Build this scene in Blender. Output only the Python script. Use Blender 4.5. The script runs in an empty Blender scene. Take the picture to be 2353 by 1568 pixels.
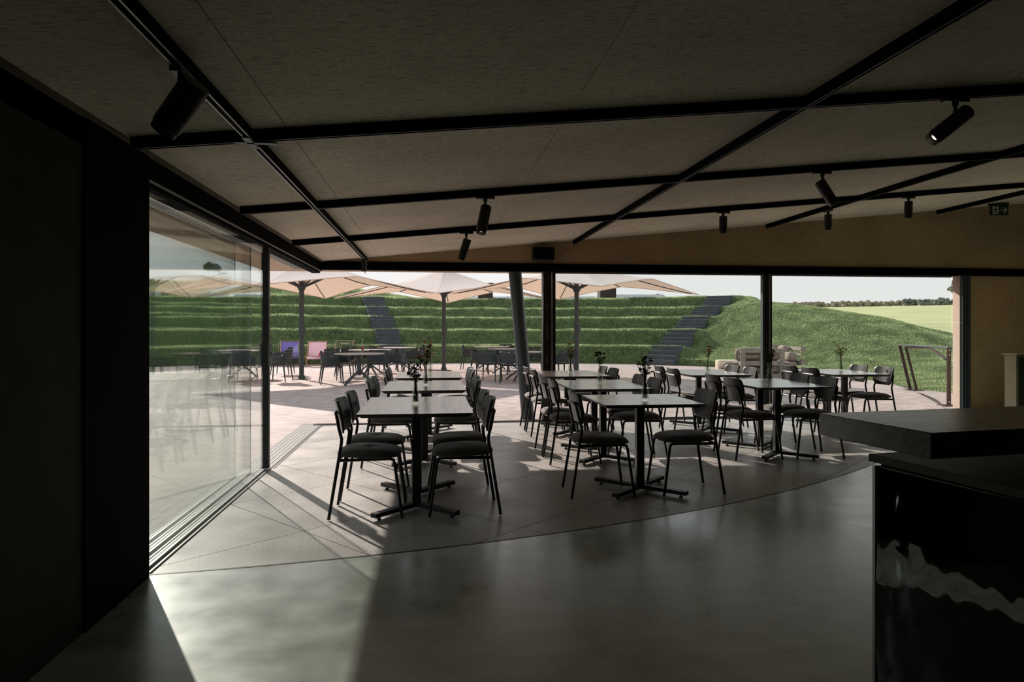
import bpy, math, random
import numpy as np
from mathutils import Vector, Matrix

random.seed(7)
rng = np.random.default_rng(11)
SC = bpy.context.scene
COL = SC.collection
R = math.radians

# ------------------------------------------------------------------ camera, light, exposure
FPX, CX, CY, EYE = 1568.0, 1176.5, 756.0, 1.33
YAW = math.atan((CX - 990.0) / FPX)
cam_d = bpy.data.cameras.new('camera'); cam = bpy.data.objects.new('camera', cam_d); COL.objects.link(cam)
cam_d.sensor_width = 36.0; cam_d.lens = FPX / 2353 * 36.0; cam_d.shift_y = (CY - 784.0) / 2353
cam_d.clip_start = 0.05; cam_d.clip_end = 2000
cam.location = (0, 0, EYE); cam.rotation_euler = (R(90), 0, -YAW)
SC.camera = cam

sun_d = bpy.data.lights.new('sun', 'SUN'); sun = bpy.data.objects.new('sun', sun_d); COL.objects.link(sun)
sun_d.energy = 5.9; sun_d.color = (1.0, 0.87, 0.78); sun_d.angle = R(0.6)
sun.rotation_euler = Vector((0.47, -0.883, -0.488)).to_track_quat('-Z', 'Y').to_euler()
sun.location = (-20, 30, 20)

world = bpy.data.worlds.new('sky'); SC.world = world; world.use_nodes = True
nt = world.node_tree; nt.nodes.clear()
def wn(t, **k):
    n = nt.nodes.new(t)
    for a, b in k.items(): setattr(n, a, b)
    return n
tc = wn('ShaderNodeTexCoord'); sep = wn('ShaderNodeSeparateXYZ'); nt.links.new(tc.outputs['Generated'], sep.inputs[0])
rp = wn('ShaderNodeValToRGB'); nt.links.new(sep.outputs['Z'], rp.inputs[0])
el = rp.color_ramp.elements
el[0].position = 0.0; el[0].color = (0.94, 0.91, 0.88, 1)
el[1].position = 1.0; el[1].color = (0.52, 0.62, 0.76, 1)
for p, c in ((0.12, (0.88, 0.88, 0.88)), (0.32, (0.76, 0.81, 0.86))):
    e = el.new(p); e.color = (*c, 1)
mp = wn('ShaderNodeMapping'); mp.inputs['Scale'].default_value = (1.6, 1.6, 7.0); nt.links.new(tc.outputs['Generated'], mp.inputs[0])
nz = wn('ShaderNodeTexNoise'); nz.inputs['Scale'].default_value = 2.2; nz.inputs['Detail'].default_value = 7; nt.links.new(mp.outputs[0], nz.inputs['Vector'])
cr = wn('ShaderNodeValToRGB'); cr.color_ramp.elements[0].position = 0.42; cr.color_ramp.elements[1].position = 0.66; nt.links.new(nz.outputs['Fac'], cr.inputs[0])
cm = wn('ShaderNodeMath', operation='MULTIPLY'); cm.inputs[1].default_value = 0.75; nt.links.new(cr.outputs[0], cm.inputs[0])
mx = wn('ShaderNodeMix', data_type='RGBA'); nt.links.new(cm.outputs[0], mx.inputs[0]); nt.links.new(rp.outputs[0], mx.inputs[6]); mx.inputs[7].default_value = (0.90, 0.89, 0.88, 1)
bg = wn('ShaderNodeBackground'); bg.inputs['Strength'].default_value = 0.93; nt.links.new(mx.outputs[2], bg.inputs[0])
wo = wn('ShaderNodeOutputWorld'); nt.links.new(bg.outputs[0], wo.inputs[0])

vs = SC.view_settings
vs.view_transform = 'Standard'; vs.look = 'None'; vs.gamma = 1.0; vs.exposure = 0.14; vs.use_curve_mapping = False
SC.cycles.use_denoising = True
SC.cycles.max_bounces = 12; SC.cycles.transparent_max_bounces = 40; SC.cycles.diffuse_bounces = 8
SC.cycles.caustics_reflective = False; SC.cycles.caustics_refractive = False

def at(px, d):
    u = (px - CX) / FPX; c, s = math.cos(YAW), math.sin(YAW)
    return (d * (u * c + s), d * (c - u * s))

# ------------------------------------------------------------------ mesh helpers
class MB:
    def __init__(self): self.v = []; self.f = []
    def add(self, vs_, fs):
        o = len(self.v); self.v += [tuple(p) for p in vs_]; self.f += [tuple(i + o for i in f) for f in fs]; return self
    def box(self, x0, x1, y0, y1, z0, z1):
        return self.add([(x0,y0,z0),(x1,y0,z0),(x1,y1,z0),(x0,y1,z0),(x0,y0,z1),(x1,y0,z1),(x1,y1,z1),(x0,y1,z1)],
                        [(3,2,1,0),(4,5,6,7),(0,1,5,4),(1,2,6,5),(2,3,7,6),(3,0,4,7)])
    def cbox(self, c, sx, sy, sz, rz=0.0):
        b = MB().box(-sx/2, sx/2, -sy/2, sy/2, -sz/2, sz/2); m = Matrix.Translation(c) @ Matrix.Rotation(rz, 4, 'Z')
        return self.add([m @ Vector(p) for p in b.v], b.f)
    def bar(self, a, b, w, h=None, up=(0,0,1)):
        a = Vector(a); b = Vector(b); d = (b - a); L = d.length; d = d / L; h = h or w
        upv = Vector(up); s = d.cross(upv)
        if s.length < 1e-4: s = d.cross(Vector((1, 0, 0)))
        s.normalize(); t = s.cross(d)
        P = [p + s * i * w / 2 + t * j * h / 2 for p in (a, b) for i, j in ((-1,-1),(1,-1),(1,1),(-1,1))]
        return self.add(P, [(3,2,1,0),(4,5,6,7),(0,1,5,4),(1,2,6,5),(2,3,7,6),(3,0,4,7)])
    def tube(self, pts, r, n=8, cap=True):
        pts = [Vector(p) for p in pts]; k = len(pts); rs = r if isinstance(r, (list, tuple)) else [r] * k
        rings = []; prev = None
        for i, p in enumerate(pts):
            d = (pts[min(i+1, k-1)] - pts[max(i-1, 0)]).normalized()
            if prev is None:
                s = d.cross(Vector((0, 0, 1)))
                if s.length < 1e-3: s = d.cross(Vector((1, 0, 0)))
            else: s = prev - d * prev.dot(d)
            s.normalize(); prev = s; t = d.cross(s)
            rings.append([p + (s * math.cos(2*math.pi*j/n) + t * math.sin(2*math.pi*j/n)) * rs[i] for j in range(n)])
        V = [q for r_ in rings for q in r_]; Fc = []
        for i in range(k - 1):
            for j in range(n):
                a, b = i*n + j, i*n + (j+1) % n; Fc.append((a, b, b + n, a + n))
        if cap: Fc.append(tuple(range(n-1, -1, -1))); Fc.append(tuple((k-1)*n + j for j in range(n)))
        return self.add(V, Fc)
    def lathe(self, prof, n=16, c=(0,0,0)):
        k = len(prof); V = [(c[0] + r*math.cos(2*math.pi*j/n), c[1] + r*math.sin(2*math.pi*j/n), c[2] + z) for r, z in prof for j in range(n)]
        Fc = [(i*n + j, i*n + (j+1) % n, (i+1)*n + (j+1) % n, (i+1)*n + j) for i in range(k-1) for j in range(n)]
        if prof[0][0] > 1e-5: Fc.append(tuple(range(n-1, -1, -1)))
        if prof[-1][0] > 1e-5: Fc.append(tuple((k-1)*n + j for j in range(n)))
        return self.add(V, Fc)
    def poly(self, pts, z0, z1):
        n = len(pts); V = [(x, y, z0) for x, y in pts] + [(x, y, z1) for x, y in pts]
        return self.add(V, [tuple(range(n-1, -1, -1)), tuple(range(n, 2*n))] + [(i, (i+1) % n, n + (i+1) % n, n + i) for i in range(n)])
    def grid(self, fn, nu, nv, skip=None):
        V = [fn(i / nu, j / nv) for i in range(nu + 1) for j in range(nv + 1)]
        Fc = [(i*(nv+1)+j, (i+1)*(nv+1)+j, (i+1)*(nv+1)+j+1, i*(nv+1)+j+1) for i in range(nu) for j in range(nv) if not (skip and skip(i, j))]
        return self.add(V, Fc)
    def mesh(self, name, mat=None, smooth=True, ang=0.7):
        me = bpy.data.meshes.new(name); me.from_pydata(self.v, [], self.f); me.validate()
        if smooth:
            me.polygons.foreach_set('use_smooth', [True] * len(me.polygons)); me.set_sharp_from_angle(angle=ang)
        if mat: me.materials.append(mat)
        me.update(); return me

def link(name, data, parent=None, loc=None, rot=None):
    o = bpy.data.objects.new(name, data); COL.objects.link(o)
    if parent is not None: o.parent = parent
    if loc is not None: o.location = loc
    if rot is not None: o.rotation_euler = rot
    return o
def ob(name, mb, mat, parent=None, loc=None, rot=None, smooth=True, ang=0.7):
    return link(name, mb.mesh(name, mat, smooth, ang), parent, loc, rot)
def tag(o, label=None, cat=None, group=None, kind=None):
    for k, v in (('label', label), ('category', cat), ('group', group), ('kind', kind)):
        if v: o[k] = v
    return o
def thing(name, label, cat, loc=(0,0,0), rz=0.0, group=None):
    o = link(name, None, None, loc, (0, 0, rz)); o.empty_display_size = 0.1
    return tag(o, label, cat, group)
def struct(name, mb, mat, parent=None, smooth=False, label=None):
    o = ob(name, mb, mat, parent, smooth=smooth); o['kind'] = 'structure'
    if label: o['label'] = label
    return o
KIDS = {}
def kids(o): return [c for c in o.children]
def dup(o, parent=None):
    c = o.copy(); COL.objects.link(c)
    if parent is not None: c.parent = parent
    for k in kids(o): dup(k, c)
    return c
def bevel(o, w=0.004, seg=2):
    m = o.modifiers.new('bevel', 'BEVEL'); m.width = w; m.segments = seg; m.limit_method = 'ANGLE'; return o

# ------------------------------------------------------------------ materials
def newmat(name):
    m = bpy.data.materials.new(name); m.use_nodes = True; t = m.node_tree
    return m, t, t.nodes['Principled BSDF'], t.nodes['Material Output']
def N(t, typ, ins=None, **k):
    n = t.nodes.new(typ)
    for a, b in k.items(): setattr(n, a, b)
    for a, b in (ins or {}).items(): n.inputs[a].default_value = b
    return n
def noise(t, scale, detail=4, stretch=(1,1,1), space='pos'):
    src = t.nodes.new('ShaderNodeNewGeometry').outputs['Position'] if space == 'pos' else t.nodes.new('ShaderNodeTexCoord').outputs['Object']
    mpn = N(t, 'ShaderNodeMapping', {'Scale': stretch}); t.links.new(src, mpn.inputs[0])
    n = N(t, 'ShaderNodeTexNoise', {'Scale': scale, 'Detail': detail}); t.links.new(mpn.outputs[0], n.inputs['Vector']); return n
def ramp(t, src, stops):
    r = t.nodes.new('ShaderNodeValToRGB'); t.links.new(src, r.inputs[0]); e = r.color_ramp.elements
    for i, (p, c) in enumerate(stops):
        c = (c, c, c) if isinstance(c, (int, float)) else c
        x = e[i] if i < 2 else e.new(p)
        x.position = p; x.color = (*c, 1)
    return r.outputs[0]
def mul(t, a, b, fac=1.0):
    m = N(t, 'ShaderNodeMix', data_type='RGBA', blend_type='MULTIPLY'); m.inputs[0].default_value = fac
    t.links.new(a, m.inputs[6]); t.links.new(b, m.inputs[7]); return m.outputs[2]
def bumpn(t, b, src, dist=0.002, st=0.5):
    n = N(t, 'ShaderNodeBump', {'Distance': dist, 'Strength': st}); t.links.new(src, n.inputs['Height']); t.links.new(n.outputs[0], b.inputs['Normal'])
def M(name, col, rough=0.5, spec=0.5, metal=0.0, var=0.12, scale=9.0, stretch=(1,1,1), bump=0.0, space='pos', rvar=0.0):
    m, t, b, _ = newmat(name)
    n = noise(t, scale, 5, stretch, space)
    c = ramp(t, n.outputs['Fac'], [(0.25, tuple(x*(1-var) for x in col)), (0.75, tuple(min(1, x*(1+var)) for x in col))])
    t.links.new(c, b.inputs['Base Color']); b.inputs['Roughness'].default_value = rough
    b.inputs['Specular IOR Level'].default_value = spec; b.inputs['Metallic'].default_value = metal
    if bump: bumpn(t, b, n.outputs['Fac'], bump)
    if rvar: t.links.new(ramp(t, n.outputs['Fac'], [(0.3, max(0.02, rough-rvar)), (0.7, rough+rvar)]), b.inputs['Roughness'])
    return m
def glassmat(name, tint=(0.95, 0.975, 0.965), ior=1.5, rough=0.0):
    m, t, b, out = newmat(name); t.nodes.remove(b)
    tr = N(t, 'ShaderNodeBsdfTransparent', {'Color': (*tint, 1)}); gl = N(t, 'ShaderNodeBsdfGlossy', {'Roughness': rough, 'Color': (0.95, 1, 0.98, 1)})
    fr = N(t, 'ShaderNodeFresnel', {'IOR': ior}); mxs = t.nodes.new('ShaderNodeMixShader')
    # Fresnel of the outer face also on the way out of a thin pane
    geo = t.nodes.new('ShaderNodeNewGeometry'); inv = N(t, 'ShaderNodeMix', data_type='FLOAT'); inv.inputs[2].default_value = ior; inv.inputs[3].default_value = 1/ior
    t.links.new(geo.outputs['Backfacing'], inv.inputs[0]); 
    # Fresnel node inverts the IOR on back faces by itself, so feed it the inverse there
    t.links.new(inv.outputs[0], fr.inputs['IOR'])
    t.links.new(fr.outputs[0], mxs.inputs[0]); t.links.new(tr.outputs[0], mxs.inputs[1]); t.links.new(gl.outputs[0], mxs.inputs[2]); t.links.new(mxs.outputs[0], out.inputs[0])
    return m
def clothmat(name, col, trans=0.35, var=0.06, rough=0.9, tcol=None):
    m, t, b, out = newmat(name); t.nodes.remove(b)
    n = noise(t, 6, 4); c = ramp(t, n.outputs['Fac'], [(0.3, tuple(x*(1-var) for x in col)), (0.7, tuple(min(1, x*(1+var)) for x in col))])
    d = N(t, 'ShaderNodeBsdfDiffuse'); tl = N(t, 'ShaderNodeBsdfTranslucent'); mxs = N(t, 'ShaderNodeMixShader', {0: trans})
    t.links.new(c, d.inputs[0])
    if tcol: tl.inputs[0].default_value = (*tcol, 1)
    else: t.links.new(c, tl.inputs[0])
    t.links.new(d.outputs[0], mxs.inputs[1]); t.links.new(tl.outputs[0], mxs.inputs[2]); t.links.new(mxs.outputs[0], out.inputs[0]); return m

m_black = M('black_powder_coat', (0.012, 0.013, 0.013), 0.42, 0.5)
m_tube = M('black_tube', (0.011, 0.012, 0.012), 0.4, 0.4)
m_beam = M('black_cladding', (0.002, 0.0024, 0.0024), 0.7, 0.03)
m_alu = M('anodised_aluminium', (0.55, 0.56, 0.54), 0.35, 0.5, 0.3, 0.05)
m_grey = M('grey_metal', (0.19, 0.22, 0.22), 0.45, 0.4, 0.2, 0.05)
m_column = M('slate_blue_paint', (0.055, 0.075, 0.083), 0.4, 0.5, 0, 0.05)
m_glass = glassmat('door_glass', (0.945, 0.962, 0.955))
m_glass_front = glassmat('front_glass', (0.955, 0.978, 0.968))
m_bottle = glassmat('bottle_glass', (0.985, 0.992, 0.985), 1.5)
m_water = glassmat('vase_water', (0.95, 0.965, 0.93), 1.2)

# ceiling fibreboard with short dark flecks
def fleckboard(name, col, rough=0.85, st=(16, 75, 75), amt=0.6):
    m, t, b, _ = newmat(name)
    n1 = noise(t, 1.0, 3, st); n2 = noise(t, 1.3, 4); n3 = noise(t, 60, 2)
    fl = ramp(t, n1.outputs['Fac'], [(0.36, 1.0 - amt), (0.46, 1.0)])
    bs = ramp(t, n2.outputs['Fac'], [(0.3, tuple(x*0.88 for x in col)), (0.7, tuple(x*1.1 for x in col))])
    fb = ramp(t, n3.outputs['Fac'], [(0.3, 0.84), (0.7, 1.08)])
    t.links.new(mul(t, mul(t, bs, fl), fb), b.inputs['Base Color']); b.inputs['Roughness'].default_value = rough; b.inputs['Specular IOR Level'].default_value = 0.2
    bumpn(t, b, n3.outputs['Fac'], 0.001); return m
m_ceil = fleckboard('ceiling_fibreboard', (0.80, 0.735, 0.59), amt=0.3)
m_ply = fleckboard('wall_board', (0.46, 0.34, 0.20), 0.8, (45, 90, 65), 0.35)
m_plaster = M('dark_plaster', (0.05, 0.052, 0.045), 0.85, 0.2, 0, 0.25, 3)
m_strip = M('dark_board_strip', (0.17, 0.14, 0.10), 0.8, 0.2)
m_wallgrey = M('back_wall_paint', (0.58, 0.54, 0.46), 0.9, 0.2)
m_soffit = M('soffit_board', (0.66, 0.53, 0.39), 0.85, 0.2, 0, 0.05)
m_clad = M('facade_panel', (0.58, 0.48, 0.40), 0.8, 0.2, 0, 0.04)

def speckle(name, base, dark, rough=0.5, sc=130, spec=0.5):
    m, t, b, _ = newmat(name)
    n1 = noise(t, sc, 2); n2 = noise(t, 2.2, 5); n3 = noise(t, sc*0.45, 3)
    c = ramp(t, n1.outputs['Fac'], [(0.38, dark), (0.46, base), (0.72, tuple(min(1, x*1.35) for x in base))])
    big = ramp(t, n2.outputs['Fac'], [(0.3, 0.84), (0.7, 1.1)]); c2 = ramp(t, n3.outputs['Fac'], [(0.3, 0.85), (0.7, 1.1)])
    t.links.new(mul(t, mul(t, c, big), c2), b.inputs['Base Color']); b.inputs['Specular IOR Level'].default_value = spec
    t.links.new(ramp(t, n2.outputs['Fac'], [(0.3, rough-0.06), (0.7, rough+0.08)]), b.inputs['Roughness'])
    bumpn(t, b, n1.outputs['Fac'], 0.0003, 0.2); return m
m_terrazzo = speckle('ground_aggregate', (0.52, 0.495, 0.465), (0.045, 0.044, 0.042), 0.38, 170, 0.8)
def concrete(name, col, rough, rv, spec=0.5, var=0.25):
    m, t, b, _ = newmat(name)
    n1 = noise(t, 0.9, 7); n2 = noise(t, 5, 6); n3 = noise(t, 2.0, 5, (1, 3.0, 1))
    c = ramp(t, n1.outputs['Fac'], [(0.3, tuple(x*(1-var) for x in col)), (0.7, tuple(x*(1+var) for x in col))])
    c = mul(t, c, ramp(t, n2.outputs['Fac'], [(0.35, 0.8), (0.65, 1.12)])); c = mul(t, c, ramp(t, n3.outputs['Fac'], [(0.35, 0.85), (0.65, 1.1)]))
    t.links.new(c, b.inputs['Base Color']); b.inputs['Specular IOR Level'].default_value = spec
    t.links.new(ramp(t, n2.outputs['Fac'], [(0.3, rough-rv), (0.7, rough+rv)]), b.inputs['Roughness'])
    bumpn(t, b, n2.outputs['Fac'], 0.0004, 0.12); return m
m_floor = concrete('polished_concrete', (0.41, 0.48, 0.425), 0.31, 0.06, 1.0, 0.12)
_pb = m_floor.node_tree.nodes['Principled BSDF']; _pb.inputs['Coat Weight'].default_value = 1.0; _pb.inputs['Coat Roughness'].default_value = 0.27
m_plaza = concrete('terrace_concrete', (0.45, 0.375, 0.352), 0.72, 0.06, 0.3, 0.08)
m_bed = M('joint_bedding', (0.12, 0.11, 0.10), 0.95, 0.1)
m_stepc = M('stair_concrete', (0.085, 0.095, 0.105), 0.8, 0.3, 0, 0.18, 4)

def woodmat(name, col, rough, sc=(3, 60, 60), spec=0.5, var=0.45, space='obj', bump=0.0004):
    m, t, b, _ = newmat(name)
    n = noise(t, 1.0, 6, sc, space)
    c = ramp(t, n.outputs['Fac'], [(0.32, tuple(x*(1-var) for x in col)), (0.68, tuple(x*(1+var) for x in col))])
    t.links.new(c, b.inputs['Base Color']); t.links.new(ramp(t, n.outputs['Fac'], [(0.3, rough+0.07), (0.7, rough-0.05)]), b.inputs['Roughness'])
    b.inputs['Specular IOR Level'].default_value = spec; bumpn(t, b, n.outputs['Fac'], bump, 0.3); return m
m_top = woodmat('black_stained_ash', (0.115, 0.070, 0.052), 0.34, (60, 3, 50), 0.6, bump=0.0)
_pb = m_top.node_tree.nodes['Principled BSDF']; _pb.inputs['Coat Weight'].default_value = 1.0; _pb.inputs['Coat Roughness'].default_value = 0.2; _pb.inputs['Coat IOR'].default_value = 1.7
m_shell = woodmat('dark_veneer_shell', (0.014, 0.015, 0.014), 0.36, (50, 50, 3), 0.45)
m_counter = woodmat('dark_oak_worktop', (0.030, 0.040, 0.038), 0.27, (3, 60, 60), 0.6, bump=0.00005)
_pb = m_counter.node_tree.nodes['Principled BSDF']; _pb.inputs['Coat Weight'].default_value = 0.6; _pb.inputs['Coat Roughness'].default_value = 0.25
m_seat = M('dark_seat_fabric', (0.10, 0.088, 0.072), 0.75, 0.25, 0, 0.25, 14)
_pb = m_seat.node_tree.nodes['Principled BSDF']; _pb.inputs['Sheen Weight'].default_value = 0.5; _pb.inputs['Sheen Roughness'].default_value = 0.4
m_counter_top2 = M('dark_green_laminate', (0.018, 0.026, 0.021), 0.5, 0.4)
m_counter_edge = M('olive_counter_edge', (0.13, 0.135, 0.105), 0.6, 0.3)
m_box_tan = M('tan_board', (0.86, 0.73, 0.56), 0.7, 0.3, 0, 0.05)
m_gloss, _t, _b, _o = newmat('rippled_black_gloss')
_b.inputs['Base Color'].default_value = (0.004, 0.005, 0.0045, 1); _b.inputs['Roughness'].default_value = 0.03; _b.inputs['Specular IOR Level'].default_value = 1.0
_b.inputs['Coat Weight'].default_value = 1.0; _b.inputs['Coat Roughness'].default_value = 0.02; _b.inputs['Coat IOR'].default_value = 1.8
_n = noise(_t, 1.0, 2.5, (2.6, 4.2, 3.2)); bumpn(_t, _b, _n.outputs['Fac'], 0.024, 0.5); _t.links.new(_b.inputs['Normal'].links[0].from_socket, _b.inputs['Coat Normal'])

m_poly = M('anthracite_resin', (0.030, 0.040, 0.045), 0.45, 0.5)
m_polytop = M('grey_table_laminate', (0.30, 0.28, 0.27), 0.4, 0.5, 0, 0.06)
m_canvas = clothmat('cream_canvas', (0.86, 0.80, 0.77), 0.36, 0.03, tcol=(0.74, 0.53, 0.37))
m_pole = M('dark_grey_pole', (0.055, 0.070, 0.080), 0.45, 0.5)
m_beech = woodmat('pale_beech', (0.42, 0.29, 0.17), 0.6, (4, 40, 40), 0.3, 0.2)
m_pallet = woodmat('weathered_pallet_wood', (0.27, 0.25, 0.215), 0.8, (5, 30, 30), 0.2, 0.2)
m_cushion = M('beige_cushion_cloth', (0.27, 0.225, 0.20), 0.9, 0.2, 0, 0.08)
m_cream = M('cream_pouf', (0.66, 0.57, 0.46), 0.8, 0.2, 0, 0.04)
m_rust = M('rust_dark_steel', (0.055, 0.040, 0.034), 0.7, 0.3)
m_roof = M('slate_blue_roof', (0.25, 0.28, 0.30), 0.7, 0.3, 0, 0.1)
m_barnwall = M('grey_render', (0.36, 0.36, 0.36), 0.8, 0.2)
m_bark = M('bark', (0.09, 0.07, 0.05), 0.9, 0.1)
m_hedge = M('hazed_autumn_hedge_leaf', (0.27, 0.235, 0.175), 0.9, 0.1, 0, 0.3, 0.5)  # brown leaf colour, lightened so distance haze is painted in
m_hedge2 = M('hazed_tree_leaf', (0.19, 0.20, 0.18), 0.9, 0.1, 0, 0.25, 0.5)  # far tree and embankment colour, paled and greyed to imitate distance haze

def emat(name, col, st):
    m, t, b, out = newmat(name); e = N(t, 'ShaderNodeEmission', {'Color': (*col, 1), 'Strength': st}); t.links.new(e.outputs[0], out.inputs[0]); return m
m_lamp_on = emat('warm_lamp_lens', (1.0, 0.80, 0.55), 1.6)
m_lens = M('dark_lens', (0.02, 0.02, 0.02), 0.15, 0.6)
m_sign = M('exit_sign_green', (0.010, 0.030, 0.018), 0.5, 0.4)
m_signw = M('exit_sign_pale', (0.55, 0.60, 0.56), 0.6, 0.3)

# grass blades and soil
def grassmat(name, a, b_, c_, trans):
    m, t, b, out = newmat(name); t.nodes.remove(b)
    g = t.nodes.new('ShaderNodeNewGeometry'); col = ramp(t, g.outputs['Random Per Island'], [(0.0, a), (0.6, b_), (1.0, c_)])
    n = noise(t, 1.6, 6); col = mul(t, col, ramp(t, n.outputs['Fac'], [(0.36, 0.5), (0.62, 1.2)]))
    d = N(t, 'ShaderNodeBsdfDiffuse'); tl = N(t, 'ShaderNodeBsdfTranslucent'); mxs = N(t, 'ShaderNodeMixShader', {0: trans})
    for q in (d, tl): t.links.new(col, q.inputs[0])
    t.links.new(d.outputs[0], mxs.inputs[1]); t.links.new(tl.outputs[0], mxs.inputs[2]); t.links.new(mxs.outputs[0], out.inputs[0]); return m
m_blade = grassmat('grass_blade', (0.20, 0.30, 0.15), (0.36, 0.46, 0.23), (0.68, 0.67, 0.40), 0.48)
m_turf = M('turf_soil', (0.10, 0.14, 0.06), 0.95, 0.1, 0, 0.5, 7, bump=0.02)
m_field = M('crop_field', (0.47, 0.49, 0.26), 0.95, 0.1, 0, 0.22, 0.35, (0.3, 1, 1))
m_earth = M('bare_ground', (0.20, 0.17, 0.14), 0.95, 0.1)

# ------------------------------------------------------------------ setting: room shell
XL, YF, XR, YB = -1.51, 9.68, 12.0, -6.0
KC, ZC = 0.0965, 2.26
def zc(x): return ZC + KC * (x - XL)

# plan clipping helpers for the paving
def clip(poly, nx, ny, d):            # keep nx*x+ny*y<=d
    out = []
    for i in range(len(poly)):
        p, q = poly[i], poly[(i+1) % len(poly)]
        a = nx*p[0] + ny*p[1] - d; b = nx*q[0] + ny*q[1] - d
        if a <= 0: out.append(p)
        if a * b < 0:
            s = a / (a - b); out.append((p[0] + (q[0]-p[0])*s, p[1] + (q[1]-p[1])*s))
    return out
def area(p): return 0.5 * abs(sum(p[i][0]*p[(i+1) % len(p)][1] - p[(i+1) % len(p)][0]*p[i][1] for i in range(len(p)))) if len(p) > 2 else 0
AC, AR = (-2.634, 15.089), 11.256     # inner arc of the paved circle (under the dining area)
PC = (-0.2, 15.5)
_rt = [(-60, 9.6), (-28, 10.1), (-12, 10.6), (-5, 11.1), (6, 11.6), (36, 12.4), (46, 12.55), (77, 11.43), (97, 11.0), (118, 11.46), (150, 11.6), (250, 11.6)]
_gt = [(-60, 15.5), (-28, 12.8), (-17, 11.7), (-10, 11.05), (6, 11.6), (36, 12.4), (46, 12.55), (77, 11.43), (97, 11.0), (118, 11.46), (150, 11.6), (250, 11.6)]
def r_pave(a): return np.interp(a, [p[0] for p in _rt], [p[1] for p in _rt])
def r_grass(a): return np.interp(a, [p[0] for p in _gt], [p[1] for p in _gt])

# floor of polished concrete, cut along the arc
a0 = math.atan2(3.87 - AC[1], XL - AC[0]); a1 = math.atan2(9.66 - AC[1], 7.19 - AC[0])
arc = [(AC[0] + AR*math.cos(a0 + (a1-a0)*i/60), AC[1] + AR*math.sin(a0 + (a1-a0)*i/60)) for i in range(61)]
fl = MB()
for i in range(60):                   # strips between the arc and the back wall, kept as quads
    (xa, ya), (xb, yb) = arc[i], arc[i+1]
    fl.add([(xa, YB, 0), (xb, YB, 0), (xb, yb, 0), (xa, ya, 0)], [(0, 1, 2, 3)])
fl.add([(arc[-1][0], YB, 0), (XR, YB, 0), (XR, YF, 0), (arc[-1][0], YF, 0)], [(0, 1, 2, 3)])
floor = struct('floor', fl, m_floor)
js = MB()
for i in range(60):
    (xa, ya), (xb, yb) = arc[i], arc[i+1]
    js.add([(xa, ya-0.004, 0.0015), (xb, yb-0.004, 0.0015), (xb, yb+0.012, 0.0015), (xa, ya+0.012, 0.0015)], [(0, 1, 2, 3)])
struct('trim_1', js, m_black, label='thin black joint strip along the curved floor edge')

# paving: aggregate slabs inside, concrete slabs on the terrace
bed = MB(); bed.box(-14, XR, 2.0, 30, -0.16, -0.028)
paving = struct('paving', bed, m_bed)
D1 = (0.752, 0.659); D2 = (0.659, -0.752); O = (-0.832, 4.618); S = 1.02; G = 0.0028
hull = [(PC[0] + float(r_pave(a))*math.cos(R(a)), PC[1] + float(r_pave(a))*math.sin(R(a))) for a in range(-60, 241, 6)]
def half_planes(pts, c):
    H = []
    for i in range(len(pts)-1):
        (x0, y0), (x1, y1) = pts[i], pts[i+1]; nx, ny = y1-y0, -(x1-x0); L = math.hypot(nx, ny); nx /= L; ny /= L
        if nx*(c[0]-x0) + ny*(c[1]-y0) > 0: nx, ny = -nx, -ny
        H.append((nx, ny, nx*x0 + ny*y0))
    return H
HO = half_planes(hull, PC)
HI = half_planes(arc, AC)
slabs = []
for i in range(-30, 31):
    for j in range(-30, 31):
        q = [(O[0] + D1[0]*S*(i+a) + D2[0]*S*(j+b), O[1] + D1[1]*S*(i+a) + D2[1]*S*(j+b)) for a, b in ((0,0),(1,0),(1,1),(0,1))]
        cxy = (sum(p[0] for p in q)/4, sum(p[1] for p in q)/4)
        if not (-9 < cxy[0] < 13 and -1 < cxy[1] < 29): continue
        g = G / S
        q = [(O[0] + D1[0]*S*(i+a) + D2[0]*S*(j+b), O[1] + D1[1]*S*(i+a) + D2[1]*S*(j+b)) for a, b in ((g,g),(1-g,g),(1-g,1-g),(g,1-g))]
        def many(p, HP):
            for h in HP:
                if len(p) < 3: return []
                if max(h[0]*x + h[1]*y - h[2] for x, y in p) > 0: p = clip(p, *h)
            return p
        pin = many(q, [(-1, 0, -(XL+0.006)), (0, 1, YF-0.05)] + HI)
        if area(pin) > 0.004: slabs.append((pin, 'in'))
        p1 = many(q, [(0, -1, -(YF+0.13))] + HO)
        if area(p1) > 0.004: slabs.append((p1, 'out'))
        p2 = many(q, [(0, 1, YF+0.13), (1, 0, XL-0.27), (-1, 0, 6.0), (0, -1, -2.2)])
        if area(p2) > 0.004: slabs.append((p2, 'out'))
def near(p): return math.hypot(sum(x for x, y in p)/len(p), sum(y for x, y in p)/len(p))
slabs.sort(key=lambda s: near(s[0]))
rest = MB(); cnt = 0
for p, kind in slabs:
    if cnt < 290:
        dz = random.uniform(-0.0005, 0.0)
        o = ob('paving_slab', MB().poly(p, -0.03, dz), m_terrazzo if kind == 'in' else m_plaza, paving, smooth=False); cnt += 1
    else: rest.poly(p, -0.03, random.uniform(-0.0005, 0))
o = ob('far_paving_slabs', rest, m_plaza, paving, smooth=False); o['kind'] = 'stuff'
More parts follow.
